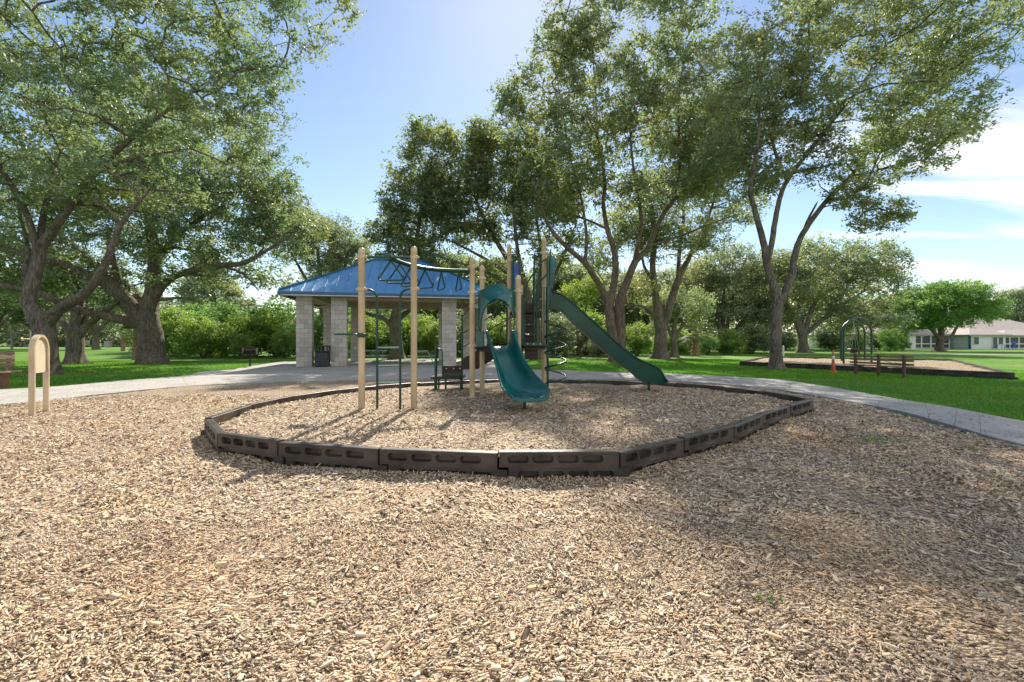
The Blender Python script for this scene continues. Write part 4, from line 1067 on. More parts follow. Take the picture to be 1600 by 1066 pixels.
# ------------------------------------------------------------------ houses beyond the right lawn
def hip_roof(mb, x0, x1, y0, y1, z0, z1, inset=None):
    h_ = min(x1 - x0, y1 - y0) / 2 if inset is None else inset
    if (x1 - x0) >= (y1 - y0): r = [(x0 + h_, (y0 + y1) / 2), (x1 - h_, (y0 + y1) / 2)]
    else: r = [((x0 + x1) / 2, y0 + h_), ((x0 + x1) / 2, y1 - h_)]
    vs = [(x0, y0, z0), (x1, y0, z0), (x1, y1, z0), (x0, y1, z0), (r[0][0], r[0][1], z1), (r[1][0], r[1][1], z1), (x0, y0, z0 - .2), (x1, y0, z0 - .2), (x1, y1, z0 - .2), (x0, y1, z0 - .2)]
    fs = [(6, 7, 1, 0), (7, 8, 2, 1), (8, 9, 3, 2), (9, 6, 0, 3), (9, 8, 7, 6)]
    fs += [(0, 1, 5, 4), (1, 2, 5), (2, 3, 4, 5), (3, 0, 4)] if (x1 - x0) >= (y1 - y0) else [(0, 1, 4), (1, 2, 5, 4), (2, 3, 5), (3, 0, 4, 5)]
    return mb.add(vs, fs)
def window(parent, x, y, z, w, h, mat='glass', door=False):
    b = MB(); t = .09
    for dx_, dz_, ww, hh in ((0, h / 2, w + t * 2, t), (0, -h / 2, w + t * 2, t), (-w / 2, 0, t, h), (w / 2, 0, t, h)): b.box((x + dx_, y - .06, z + dz_), (ww, .1, hh))
    f = b.build('door' if door else 'window', M['white'], parent, smooth=0)
    MB().box((x, y - .02, z), (w, .04, h)).build('pane', M[mat], f, smooth=0)
def screen_porch(parent, x0, x1, y, h, n, rail_z=.9):
    b = MB(); b.box(((x0 + x1) / 2, y + .05, h / 2), (x1 - x0, .05, h)); sc = b.build('screen', M['screen'], parent, smooth=0)
    for k in range(n + 1):
        x = x0 + (x1 - x0) * k / n; MB().box((x, y - .03, h / 2), (.22, .1, h)).build('porch_post', M['white'], sc, smooth=0)
    for z in (rail_z, h - .1, .12): MB().box(((x0 + x1) / 2, y - .09, z), (x1 - x0, .06, .16)).build('porch_rail', M['white'], sc, smooth=0)
h1 = empty('house', (59, 80, 0), label='low pale green house with tan roof and screened porch behind the swing arches', cat='house')
b = MB(); b.box((6, 7, 1.3), (12, 14, 2.6)); b.build('wall', M['house_wall'], h1, smooth=0)
hip_roof(MB(), -.6, 12.6, -.6, 14.6, 2.62, 5.4).build('roof', M['shingle'], h1, smooth=0)
window(h1, 1.7, 0, 1.6, .8, 1.2)
window(h1, 8.2, 0, 1.5, 1.6, 1.3)
screen_porch(h1, 12.2, 18.8, 1.0, 2.45, 4)
hip_roof(MB(), 12.64, 20, .4, 11, 2.62, 4.4).build('roof', M['shingle'], h1, smooth=0)
b = MB(); b.box((16, 6, 1.2), (7, 8, 2.4)); b.build('wall', M['house_wall'], h1, smooth=0)
window(h1, 18.9, 1.6, 1.2, .9, 2.1, door=True)
h2 = empty('house', (78.4, 78, 0), label='pale green house with broad tan roof and dark screened lanai at the right edge', cat='house')
b = MB(); b.box((3.1, 5, 1.25), (6.2, 10, 2.5)); b.build('wall', M['house_wall'], h2, smooth=0)
hip_roof(MB(), -.6, 6.9, -.6, 12, 2.5, 4.0).build('roof', M['shingle'], h2, smooth=0)
b = MB(); b.box((12.5, 11, 1.4), (17, 10, 2.8)); b.build('wall', M['house_wall'], h2, smooth=0)
hip_roof(MB(), 1.5, 24, 4.5, 18, 2.8, 5.9).build('roof', M['shingle'], h2, smooth=0)
window(h2, 1.1, 0, 1.45, .9, 1.3); window(h2, 5.3, 0, 1.45, .8, 1.3); window(h2, 4.3, 0, 1.1, .8, 2.0, 'glass', True)
b = MB(); b.box((.05, -.05, 1.25), (.3, .2, 2.5)); b.build('downpipe', M['fascia'], h2, smooth=0)
screen_porch(h2, 6.6, 14.5, 1.2, 2.2, 5)
b = MB(); hip_roof(b, 6.95, 15, .7, 6, 2.42, 3.4).build('roof', M['shingle'], h2, smooth=0)
fu = empty('patio_set', (81.4, 75.4, 0), label='blue patio table and chair against the pale wall of the right house', cat='patio furniture')
b = MB(); b.box((0, 0, .72), (1.5, .9, .05), bev=.01)
for x, y in ((-.6, -.35), (.6, -.35), (-.6, .35), (.6, .35)): b.tube([(x, y, 0), (x, y, .7)], .03, 6)
b.build('table', M['blue_plastic'], fu)
b = MB(); b.box((1.5, 0, .45), (.6, .6, .06), bev=.02); b.box((1.78, 0, .85), (.06, .6, .8), bev=.02, ry=R(12)); b.box((1.5, -.3, .62), (.6, .07, .05)); b.box((1.5, .3, .62), (.6, .07, .05))
for x, y in ((1.25, -.27), (1.75, -.27), (1.25, .27), (1.75, .27)): b.tube([(x, y, 0), (x, y, .45)], .03, 6)
b.build('chair', M['blue_plastic'], fu)

# poles and boxes far left
for (px, yb, yt, lab) in ((18.7, 546, 497, 'tall pale wooden pole by the far road, leftmost'), (47.5, 543, 512, 'pale wooden pole by the road behind the arched play panel'), (146, 541, 510, 'thin pale pole right of the small forked oak')):
    p = G(px, yb); H = EYE + (533 - yt) / F * p.y
    o = MB().tube([(0, 0, 0), (0, 0, H * .6), (0, 0, H)], [.17, .15, .13] if px < 40 else [.12, .11, .10], 8).build('pole', M['pole'], loc=(p.x, p.y, 0)); tag(o, lab, 'pole')
p = G(169, 542.5); o = MB().box((0, 0, .7), (1.3, .8, 1.4), bev=.05).build('utility_box', M['pole'], loc=(p.x, p.y, 0)); tag(o, 'small beige utility box by the far road', 'utility box')
p = G(135, 542); sgn = empty('road_sign', (p.x, p.y, 0), label='small pale blue sign board by the far road', cat='sign')
MB().box((0, 0, 1.2), (1.6, .05, .9)).build('board', M['white'], sgn, smooth=0)
for x in (-.6, .6): MB().tube([(x, .06, 0), (x, .06, 1.5)], .04, 6).build('post', M['pole'], sgn)
p = G(1224, 558); o = MB().tube([(0, 0, 0), (0, 0, .95)], .07, 10).tube([(0, 0, .95), (0, 0, 1.02)], [.07, .03], 10).build('marker_post', M['white'], loc=(p.x, p.y, 0)); tag(o, 'short white marker post just right of the forked trunk', 'post')

# ------------------------------------------------------------------ trees
def tube_np(pts, rad, n):
    pts = np.asarray(pts, float); m = len(pts)
    t = np.gradient(pts, axis=0); t /= np.linalg.norm(t, axis=1)[:, None] + 1e-9
    ref = np.array([1.0, 0.13, 0.0]) if abs(t[:, 0]).mean() < .8 else np.array([0, .3, 1.0])
    a = np.cross(t, ref); a /= np.linalg.norm(a, axis=1)[:, None] + 1e-9; b = np.cross(t, a)
    ang = np.arange(n) * 2 * np.pi / n
    V = pts[:, None] + (a[:, None] * np.cos(ang)[None, :, None] + b[:, None] * np.sin(ang)[None, :, None]) * np.asarray(rad)[:, None, None]
    i = np.arange(m - 1)[:, None] * n; j = np.arange(n)[None]
    Q = np.stack([i + j, i + (j + 1) % n, i + (j + 1) % n + n, i + j + n], 2).reshape(-1, 4)
    return V.reshape(-1, 3), Q

class Wood:
    def __init__(s, rng): s.V = []; s.Q = []; s.k = 0; s.nodes = []; s.nr = []; s.rng = rng
    def add(s, pts, rad, n):
        V, Q = tube_np(pts, rad, n)
        s.V.append(V); s.Q.append(Q + s.k); s.k += len(V)
    def limb(s, ctrl, n=12, rough=.05, flare=False):
        c = np.array(spline([tuple(q) for q in ctrl], 7)); P = c[:, :3]; r = c[:, 3].clip(.01)
        e = P[-1] - P[-2]; P = np.vstack([P, P[-1] + e * 1.5]); r = np.append(r, .010)
        P = P + s.rng.normal(0, 1, P.shape) * (r.clip(0, .12) * rough)[:, None]
        V, Q = tube_np(P, r, n)
        # lumpy surface, buttressed foot
        ring = np.repeat(np.arange(len(P)), n); ang = np.tile(np.arange(n) * 2 * np.pi / n, len(P))
        out = V - P[ring]
        hh = np.concatenate([[0], np.cumsum(np.linalg.norm(np.diff(P, axis=0), axis=1))])[ring]
        f = 1 + .055 * np.sin(3 * ang + hh * .55) + .045 * np.sin(5 * ang - hh * .4) + .02 * np.sin(8 * ang + hh * .9)
        if flare:
            hgt = (P[ring, 2] - P[0, 2]).clip(0)
            f = f * (1 + .42 * np.exp(-hgt / .35) * (1 + .6 * np.sin(5 * ang + 1)))
        V = P[ring] + out * f[:, None]
        s.V.append(V); s.Q.append(Q + s.k); s.k += len(V)
        s.nodes += list(P); s.nr += list(r)
    def grow(s, tips, r_tip=.012, bend=.12, min_z=None):
        """join each tip to the nearest wood already there"""
        tips = np.asarray(tips); N = np.array(s.nodes); NR = np.array(s.nr)
        d = np.array([np.min(np.linalg.norm(N - t, axis=1)) for t in tips]); order = np.argsort(d); big = r_tip > .03
        cap = len(N) + len(tips) * 4 + 8; B = np.zeros((cap, 3)); BR = np.zeros(cap); k = len(N); B[:k] = N; BR[:k] = NR
        for i in order:
            t = tips[i]; dv = B[:k] - t; dist = np.sqrt((dv ** 2).sum(1))
            cost = dist + np.where(dv[:, 2] > .2, dv[:, 2] * 1.0, 0) + .9 / (BR[:k] * 20 + 1)
            j = int(np.argmin(cost)); a = B[j]; L = dist[j]
            r0 = min(BR[j] * .65, (.045 + .03 * L) if big else (.020 + .026 * L)); r0 = max(r0, r_tip * 1.1)
            m = 5 if big else 4
            u = np.linspace(0, 1, m)[:, None]
            sag = s.rng.normal(0, bend * L, 3); sag[2] = abs(sag[2]) * .4
            p = a + (t - a) * u + np.sin(np.pi * u) * sag + s.rng.normal(0, .03 * L, (m, 3)) * np.sin(np.pi * u)
            rr = r0 + (r_tip - r0) * u[:, 0]
            s.add(p, rr, 5 if r0 > .03 else 3)
            q = m - 1; B[k:k + q] = p[1:]; BR[k:k + q] = rr[1:]; k += q
    def mesh(s, name, mat):
        return fast_mesh(name, np.concatenate(s.V), quads=np.concatenate(s.Q), mat=mat, smooth=True)

def blob_tips(blobs, n, rng, gap=.46, gscale=.45, shell=.35):
    """points through a set of ellipsoids (cx,cy,cz,rx,ry,rz), thinned by noise so that gaps open"""
    B = np.array(blobs, float); vol = (B[:, 3] * B[:, 4] * B[:, 5]); pr = vol ** .8 / (vol ** .8).sum()
    out = []
    while len(out) < n:
        i = rng.choice(len(B), p=pr); d = rng.normal(size=3); d /= np.linalg.norm(d)
        p = B[i, :3] + d * B[i, 3:] * rng.random() ** shell
        if noise.noise(Vector(p) * gscale) * .5 + .5 < gap and rng.random() < .8: continue
        out.append(p)
    return np.array(out)

def crown_mesh(name, tips, per, rc, L, Wd, mat, rng, flat=.65):
    n = len(tips) * per
    c = np.repeat(tips, per, 0); sz = rng.uniform(.55, 1.25, len(tips)).repeat(per)[:, None]
    d = rng.normal(size=(n, 3)); d /= np.linalg.norm(d, axis=1)[:, None]
    d *= (rng.random(n) ** .55)[:, None] * rc * sz; d[:, 2] *= flat
    # leaves gather on a few twigs inside each cluster
    tw = rng.normal(size=(len(tips), 6, 3)); tw /= np.linalg.norm(tw, axis=2)[:, :, None]; tw[:, :, 2] *= flat
    pick = rng.integers(0, 6, n); u = rng.random(n) ** .8
    twd = tw[np.repeat(np.arange(len(tips)), per), pick] * (u * rc * 1.2)[:, None] * sz + rng.normal(0, rc * .10, (n, 3))
    c = c + np.where(rng.random(n)[:, None] < .84, twd, d)
    bz = rng.normal(size=(len(tips), 3)); bz[:, 2] += .7; bz /= np.linalg.norm(bz, axis=1)[:, None]; bz = np.repeat(bz, per, 0)
    V = leaf_quads(c, L * rng.uniform(.65, 1.3, n), Wd * rng.uniform(.7, 1.3, n), rng, up=.3, bias=bz)
    return fast_mesh(name, V, quads=np.arange(len(V)).reshape(-1, 4), mat=mat)

def pxblobs(lst, Y, dY, dz=None):
    """crown lobes from where they stand in the view, at depth Y"""
    out = []
    for q in lst:
        px, py, rx, ry = q[:4]; oy = q[4] if len(q) > 4 else 0.0
        c = W(px, py, Y + oy); s = (Y + oy) / F
        out.append((c.x, c.y, c.z, rx * s, min(dY, max(rx, ry) * s * 1.1 + .6), ry * s))
    return out

def pl(lst, Y, r0=None):
    """limb control points: (px, py, dY, radius)"""
    out = []
    for px, py, dy_, r in lst:
        p = W(px, py, Y + dy_); out.append((p.x, p.y, p.z, r))
    return out

def tree(name, label, limbs, blobs, ntips, per, rc, L, Wd, leaf, bark='bark', seed=1, gap=.46, gscale=.45, group=None, base=None, n_side=20, rtip=.012, cat='tree', flat=.65, thin=None):
    rng = np.random.default_rng(seed); w = Wood(rng)
    for i, lm in enumerate(limbs): w.limb(lm, n_side if i < 3 else 10, flare=(i == 0))
    tips = blob_tips(blobs, ntips, rng, gap, gscale)
    if thin: tips = tips[~((tips[:, 2] > thin[0]) & (rng.random(len(tips)) < thin[1]))]
    k2 = max(24, ntips // 14)
    sub = tips[rng.permutation(len(tips))[:k2]]
    w.grow(sub, .035 if ntips > 600 else .022, bend=.16)
    w.grow(tips, rtip)
    b0 = Vector(limbs[0][0][:3]); b0.z = 0
    root = empty(name, b0, label=label, cat=cat, group=group)
    me = w.mesh('trunk', M[bark]); co = np.empty(len(me.vertices) * 3, np.float32); me.vertices.foreach_get('co', co); co = co.reshape(-1, 3) - np.array(b0); me.vertices.foreach_set('co', co.ravel())
    link('trunk', me, root)
    cm = crown_mesh('crown', tips - np.array(b0), per, rc, L, Wd, M[leaf], rng, flat)
    c = link('crown', cm, root); tag(c, kind='stuff')
    return root
# --- left near oak
YA = 19.0
tree('oak_tree', 'leaning oak with low fork at the far left, right behind the arched play panel', [
    pl([(76, 592, 0, .42), (73, 565, 0, .37), (72, 530, 0, .36), (66, 506, 0, .37), (50, 482, 0, .27), (45, 465, 0, .25), (50, 445, 0, .24), (58, 414, .2, .22), (65, 385, .3, .20), (90, 351, .2, .15), (149, 270, -.3, .12), (216, 207, -.8, .09), (302, 144, -1.5, .04)], YA),
    pl([(68, 512, 0, .28), (84, 492, -.1, .23), (102, 477, -.3, .20), (129, 462, -.5, .17), (150, 438, -.8, .15), (168, 405, -1.2, .12), (190, 350, -1.6, .09), (230, 300, -2, .05)], YA),
    pl([(62, 392, .3, .15), (68, 338, .6, .11), (85, 270, 1, .08), (110, 190, 1.5, .04)], YA),
    pl([(60, 395, .3, .13), (40, 330, 0, .11), (0, 261, -.5, .09), (-50, 200, -1, .05)], YA),
    pl([(47, 458, 0, .13), (39, 429, .3, .11), (44, 390, .6, .08), (30, 330, 1, .05)], YA),
    pl([(149, 270, -.3, .08), (200, 250, -.2, .06), (280, 235, 0, .03)], YA)],
    pxblobs([(60, 60, 150, 90), (220, 50, 150, 90), (370, 50, 110, 80), (460, 15, 60, 40), (520, -5, 45, 22), (110, 190, 140, 90), (290, 170, 120, 90), (390, 160, 55, 60), (30, 320, 80, 80), (190, 290, 100, 50), (250, -90, 260, 80), (-60, 100, 110, 200), (400, 240, 40, 30)], YA, 3.2),
    1500, 72, .58, .150, .072, 'leaf_left', seed=21, gap=.49, gscale=.75)
# --- big oak
YC = 28.0
tree('oak_tree', 'massive spreading oak with thick limbs left of the pavilion', [
    pl([(238, 575, 0, .80), (237, 555, 0, .70), (236, 528, 0, .66), (230, 500, 0, .66), (232, 480, 0, .50), (239, 459, 0, .42), (242, 420, 0, .36), (241, 390, 0, .33), (234, 350, 0, .26), (228, 300, 0, .18), (222, 250, 0, .1)], YC),
    pl([(226, 505, 0, .52), (208, 484, -.3, .46), (186, 459, -.8, .44), (162, 438, -1.2, .38), (132, 429, -1.8, .28), (99, 414, -2.4, .22), (72, 408, -3, .18), (30, 396, -3.6, .12), (-30, 380, -4, .06)], YC),
    pl([(222, 480, .2, .36), (200, 452, .6, .32), (170, 430, 1, .30), (144, 411, 1.2, .27), (117, 387, 1.6, .22), (93, 366, 2, .16), (60, 330, 2.6, .08)], YC),
    pl([(220, 508, -.3, .34), (198, 501, -.8, .28), (156, 492, -1.6, .24), (120, 483, -2.3, .22), (90, 471, -3, .20), (54, 456, -3.6, .17), (0, 447, -4.4, .12), (-50, 440, -5, .07)], YC),
    pl([(243, 462, 0, .27), (252, 448, -.2, .24), (270, 433, -.5, .21), (300, 423, -1, .19), (345, 415, -1.5, .17), (381, 411, -2, .14), (414, 393, -2.5, .09), (450, 370, -3, .05)], YC),
    pl([(241, 420, 0, .2), (262, 385, .5, .16), (300, 350, 1, .12), (350, 320, 1.5, .07)], YC),
    pl([(345, 415, -1.5, .08), (380, 428, -1.8, .06), (400, 450, -2, .03)], YC),
    pl([(186, 459, -.8, .2), (180, 420, -1.2, .15), (170, 370, -1.6, .1)], YC)],
    pxblobs([(250, 320, 140, 70), (400, 330, 75, 50), (340, 250, 120, 80), (430, 370, 55, 35), (110, 370, 120, 60), (370, 420, 60, 25), (150, 250, 120, 80), (460, 345, 50, 35), (300, 445, 45, 30), (40, 420, 60, 35), (300, 390, 90, 35), (170, 430, 60, 20), (420, 290, 50, 40), (20, 300, 80, 60), (200, 180, 120, 60)], YC, 4.2),
    1850, 55, .82, .205, .098, 'leaf_left', seed=22, gap=.50, gscale=.55)
# --- small forked oak
tree('oak_tree', 'small oak with a stout forked trunk between the leaning oak and the massive oak', [
    pl([(118.5, 572, 0, .50), (118, 555, 0, .42), (118, 528, 0, .42), (119, 515, 0, .38), (120, 498, 0, .3), (123, 470, 0, .22), (128, 430, 0, .1)], 27.5),
    pl([(116, 525, 0, .26), (102, 507, 0, .2), (90, 497, .4, .16), (70, 480, 1, .1), (50, 462, 1.5, .05)], 27.5),
    pl([(121, 528, 0, .26), (135, 510, 0, .2), (150, 498, -.2, .17), (165, 487, -.4, .14), (182, 473, -.6, .08)], 27.5),
    pl([(135, 510, 0, .14), (134, 490, .5, .12), (128, 475, 1, .07)], 27.5)],
    pxblobs([(80, 455, 60, 30), (120, 430, 60, 30), (180, 455, 40, 25), (40, 450, 50, 30)], 28.5, 3),
    330, 50, .8, .16, .08, 'leaf_left', seed=23)
# --- centre double-trunk oak
YE = 30.0
tree('oak_tree', 'tall twin-stemmed oak behind the long green slide', [
    pl([(961, 569, 0, 0.454), (961, 550, 0, 0.360), (954, 508, 0, 0.306), (950, 475, 0, 0.279), (940, 451, -.3, 0.204), (921, 421, -.8, 0.189), (912, 409, -1, 0.167), (891, 391, -1.3, 0.144), (867, 367, -1.8, 0.113), (852, 340, -2.2, 0.083), (835, 290, -2.6, 0.045)], YE),
    pl([(970, 569, .2, 0.393), (969, 545, .2, 0.347), (969, 508, .2, 0.325), (968, 472, .2, 0.302), (978, 445, .3, 0.257), (993, 409, .4, 0.227), (1014, 385, .5, 0.189), (1028, 350, .6, 0.158), (1055, 311, .8, 0.129), (1096, 279, 1, 0.083), (1130, 230, 1.2, 0.038)], YE),
    pl([(953, 480, 0, 0.242), (957, 454, .2, 0.227), (961, 427, .3, 0.211), (960, 394, .4, 0.189), (949, 358, .4, 0.158), (943, 320, .4, 0.129), (945, 280, .4, 0.106), (935, 220, .3, 0.076), (930, 140, 0, 0.045), (925, 60, 0, 0.023)], YE),
    pl([(990, 414, .4, 0.151), (999, 372, .2, 0.136), (1001, 335, 0, 0.113), (992, 280, -.3, 0.091), (985, 200, -.6, 0.060), (990, 100, -.8, 0.031)], YE),
    pl([(914, 411, -1, 0.113), (916, 370, -.9, 0.098), (908, 310, -.8, 0.076), (890, 240, -.6, 0.053), (875, 150, -.5, 0.031)], YE),
    pl([(1055, 311, .8, 0.091), (1062, 250, .6, 0.076), (1060, 170, .4, 0.053), (1070, 80, .2, 0.031)], YE),
    pl([(949, 358, .4, 0.091), (920, 345, .8, 0.076), (880, 330, 1.2, 0.060), (840, 310, 1.6, 0.038)], YE),
    pl([(1014, 385, .5, 0.091), (1060, 370, 1, 0.076), (1110, 350, 1.5, 0.053), (1150, 335, 2, 0.031)], YE)],
    pxblobs([(885, 70, 55, 60), (950, 50, 100, 70), (1060, 55, 85, 65), (835, 175, 65, 60), (930, 180, 105, 75), (1040, 175, 95, 75), (890, 275, 80, 55), (980, 290, 60, 35), (1085, 260, 75, 50), (1000, -50, 100, 45), (800, 175, 26, 40), (1125, 140, 50, 75), (860, 320, 60, 30)], YE, 4.0),
    1850, 54, .80, .225, .108, 'leaf_oak', bark='bark_red', seed=24, gap=.54, gscale=.45, thin=(17.5, .20))
# --- multi-stem oak to its right
YF = 36.0
tree('oak_tree', 'dark-trunked oak just right of the twin-stemmed oak', [
    pl([(1031, 563, 0, 0.640), (1031, 545, 0, 0.528), (1032, 520, 0, 0.464), (1029, 498, 0, 0.400), (1024, 460, 0, 0.272), (1020, 415, 0, 0.224), (1023, 376, 0, 0.176), (1018, 330, 0, 0.120), (1010, 270, 0, 0.056)], YF),
    pl([(1035, 515, 0, 0.352), (1046, 478, .2, 0.320), (1058, 440, .4, 0.272), (1078, 400, .6, 0.192), (1100, 358, .8, 0.128), (1120, 300, 1, 0.072)], YF),
    pl([(1059, 439, .3, 0.160), (1062, 385, .2, 0.144), (1068, 340, 0, 0.104), (1065, 290, 0, 0.056)], YF),
    pl([(1026, 496, 0, 0.176), (1006, 480, -.5, 0.136), (985, 477, -1, 0.104), (972, 470, -1.4, 0.064)], YF),
    pl([(1022, 440, 0, 0.136), (1006, 415, .5, 0.104), (1002, 380, 1, 0.064)], YF)],
    pxblobs([(1050, 310, 80, 40), (1120, 240, 70, 65), (1000, 370, 45, 30), (1145, 320, 45, 40), (1080, 190, 80, 55), (990, 450, 35, 25), (1090, 400, 40, 30), (1040, 380, 50, 30), (980, 350, 40, 30), (1110, 370, 40, 30), (940, 400, 30, 25)], YF, 4.0),
    1150, 52, .95, .2, .10, 'leaf_oak', seed=25, gap=.5, gscale=.33)
# --- right forked tree
YG = 22.0
tree('oak_tree', 'tall slender oak forking high above the right lawn', [
    pl([(1212, 583, 0, .36), (1212, 560, 0, .27), (1211, 531, 0, .25), (1214, 487, 0, .24), (1216, 468, 0, .24), (1208, 444, 0, .18), (1198, 412, -.1, .165), (1194, 383, -.2, .15), (1181, 333, -.5, .12), (1173, 297, -.8, .1), (1181, 248, -1, .08), (1186, 198, -1.2, .05), (1190, 120, -1.4, .03)], YG),
    pl([(1218, 472, 0, .2), (1227, 456, .1, .17), (1238, 425, .3, .16), (1241, 403, .5, .15), (1254, 365, .8, .13), (1294, 311, 1.3, .11), (1330, 275, 1.8, .09), (1366, 225, 2.3, .07), (1420, 160, 3, .04)], YG),
    pl([(1199, 410, -.1, .13), (1205, 383, 0, .125), (1217, 315, .2, .11), (1232, 279, .3, .1), (1276, 221, .4, .085), (1330, 153, .5, .06), (1380, 90, .7, .03)], YG),
    pl([(1230, 285, .3, .08), (1212, 240, 0, .07), (1207, 205, -.3, .055), (1215, 130, -.6, .03)], YG),
    pl([(1250, 375, .7, .07), (1262, 345, .2, .06), (1275, 320, -.3, .04)], YG),
    pl([(1330, 275, 1.8, .05), (1380, 265, 1.6, .04), (1420, 250, 1.4, .02)], YG)],
    pxblobs([(1200, 95, 70, 80), (1290, 60, 95, 75), (1400, 50, 105, 75), (1490, 60, 80, 50), (1245, 180, 85, 60), (1360, 175, 100, 60), (1450, 170, 70, 60), (1505, 115, 45, 45), (1400, 250, 75, 38), (1345, 300, 40, 25), (1190, 260, 45, 50), (1150, 190, 50, 70), (1360, -50, 170, 50), (1570, 35, 40, 30), (1375, 335, 22, 35), (1290, 260, 40, 25), (1500, 200, 30, 30)], YG, 3.2),
    1800, 55, .60, .17, .078, 'leaf_oak', seed=26, gap=.51, gscale=.7, thin=(15, .25))
# --- dark trees behind the pavilion
YN = 37.0
tree('oak_tree', 'dark leafy oak fanning out many thin stems behind the deck', [
    pl([(838, 563, 0, .70), (838, 545, 0, .55), (836, 520, 0, .48), (832, 490, 0, .40), (815, 440, 0, .25), (790, 400, 0, .2), (760, 350, 0, .15), (735, 290, 0, .08)], YN),
    pl([(835, 500, 0, .3), (842, 450, .5, .22), (846, 400, 1, .16), (838, 340, 1.2, .1), (830, 280, 1.4, .05)], YN),
    pl([(825, 460, 0, .22), (812, 410, -.5, .16), (805, 360, -1, .12), (800, 300, -1.4, .06)], YN),
    pl([(815, 445, 0, .18), (775, 415, .6, .14), (735, 392, 1.2, .1), (690, 370, 1.6, .05)], YN),
    pl([(838, 480, 0, .2), (862, 440, .3, .15), (880, 400, .6, .11), (900, 350, .9, .05)], YN),
    pl([(826, 470, 0, .16), (770, 430, -.6, .12), (700, 405, -1.2, .07)], YN)],
    pxblobs([(725, 290, 75, 75), (790, 260, 60, 70), (715, 370, 70, 28), (830, 330, 45, 45), (770, 340, 60, 40), (750, 220, 30, 35), (860, 400, 35, 40), (800, 420, 30, 25), (840, 250, 45, 50), (870, 310, 40, 50), (900, 370, 30, 30), (680, 420, 40, 16), (760, 420, 35, 14)], YN, 3.2),
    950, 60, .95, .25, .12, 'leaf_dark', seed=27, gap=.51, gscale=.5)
tree('oak_tree', 'dark oak standing directly behind the pavilion, trunk seen under the roof', [
    pl([(620, 563, 0, .58), (620, 545, 0, .48), (618, 520, 0, .44), (617, 500, 0, .4), (625, 470, 0, .3), (640, 420, 0, .22), (655, 350, 0, .14), (660, 280, 0, .07)], 36),
    pl([(617, 512, 0, .28), (600, 498, -.4, .2), (575, 490, -1, .14), (560, 480, -1.4, .08)], 36),
    pl([(620, 500, 0, .25), (640, 485, .5, .2), (665, 470, 1, .14), (690, 450, 1.5, .08)], 36),
    pl([(622, 480, 0, .22), (612, 430, .3, .17), (605, 370, .6, .1)], 36)],
    pxblobs([(650, 330, 65, 65), (680, 235, 45, 45), (610, 335, 30, 40), (650, 400, 60, 30), (655, 205, 10, 22), (640, 270, 38, 35), (700, 300, 45, 60), (590, 480, 28, 14), (660, 470, 30, 14), (598, 360, 26, 28)], 36, 2.9),
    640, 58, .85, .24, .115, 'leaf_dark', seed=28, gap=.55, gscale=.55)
# --- pale canopy between the left oaks and the pavilion roof
tree('oak_tree', 'pale olive oak whose crown shows above the left end of the pavilion roof', [
    pl([(510, 561, 0, .5), (512, 530, 0, .42), (505, 480, 0, .34), (500, 430, 0, .2), (495, 380, 0, .1)], 44),
    pl([(508, 500, 0, .3), (530, 450, 0, .18), (545, 390, 0, .08)], 44), pl([(508, 490, 0, .26), (480, 440, 0, .16), (455, 395, 0, .07)], 44)],
    pxblobs([(490, 365, 55, 40), (540, 375, 32, 35), (455, 385, 38, 32), (520, 420, 50, 26), (575, 395, 22, 25), (440, 350, 30, 25)], 44, 4.5),
    620, 48, 1.0, .24, .12, 'leaf_grey', seed=29, gap=.46)
# --- right background oaks
tree('oak_tree', 'broad oak with short thick trunk beyond the far chip bed', [
    pl([(1255, 553, 0, 0.760), (1254, 540, 0, 0.520), (1252, 520, 0, 0.464), (1240, 495, 0, 0.288), (1225, 470, 0, 0.192), (1212, 440, 0, 0.096)], 53.5),
    pl([(1255, 525, 0, 0.400), (1262, 500, 0, 0.288), (1275, 470, 0, 0.208), (1290, 435, 0, 0.120)], 53.5),
    pl([(1258, 522, 0, 0.320), (1282, 502, -.5, 0.240), (1315, 478, -1, 0.160), (1350, 455, -1.5, 0.080)], 53.5),
    pl([(1250, 515, 0, 0.256), (1248, 480, 0, 0.176), (1250, 440, 0, 0.096)], 53.5)],
    pxblobs([(1265, 415, 65, 40), (1335, 415, 60, 38), (1225, 445, 42, 42), (1385, 455, 28, 30), (1300, 460, 60, 28), (1370, 500, 45, 14), (1215, 490, 25, 20), (1320, 500, 40, 15)], 53.5, 6),
    800, 56, 1.25, .30, .145, 'leaf_oak', seed=30, gap=.44, gscale=.25)
tree('oak_tree', 'grey-green many-stemmed oak behind the shrubs right of centre', [
    pl([(1130, 552, 0, .5), (1128, 530, 0, .35), (1120, 490, 0, .22), (1112, 450, 0, .12), (1105, 410, 0, .06)], 56),
    pl([(1131, 545, 0, .36), (1138, 500, 0, .2), (1150, 450, 0, .12), (1165, 405, 0, .06)], 56),
    pl([(1129, 540, 0, .32), (1130, 490, .5, .2), (1132, 440, 1, .12), (1135, 395, 1.4, .06)], 56),
    pl([(1133, 540, 0, .26), (1160, 500, 0, .16), (1190, 470, 0, .08)], 56)],
    pxblobs([(1130, 420, 50, 38), (1180, 435, 40, 45), (1090, 450, 40, 42), (1155, 480, 50, 30), (1065, 490, 28, 30), (1190, 500, 22, 24)], 56, 6),
    620, 52, 1.3, .32, .15, 'leaf_grey', seed=31, gap=.45, gscale=.25)
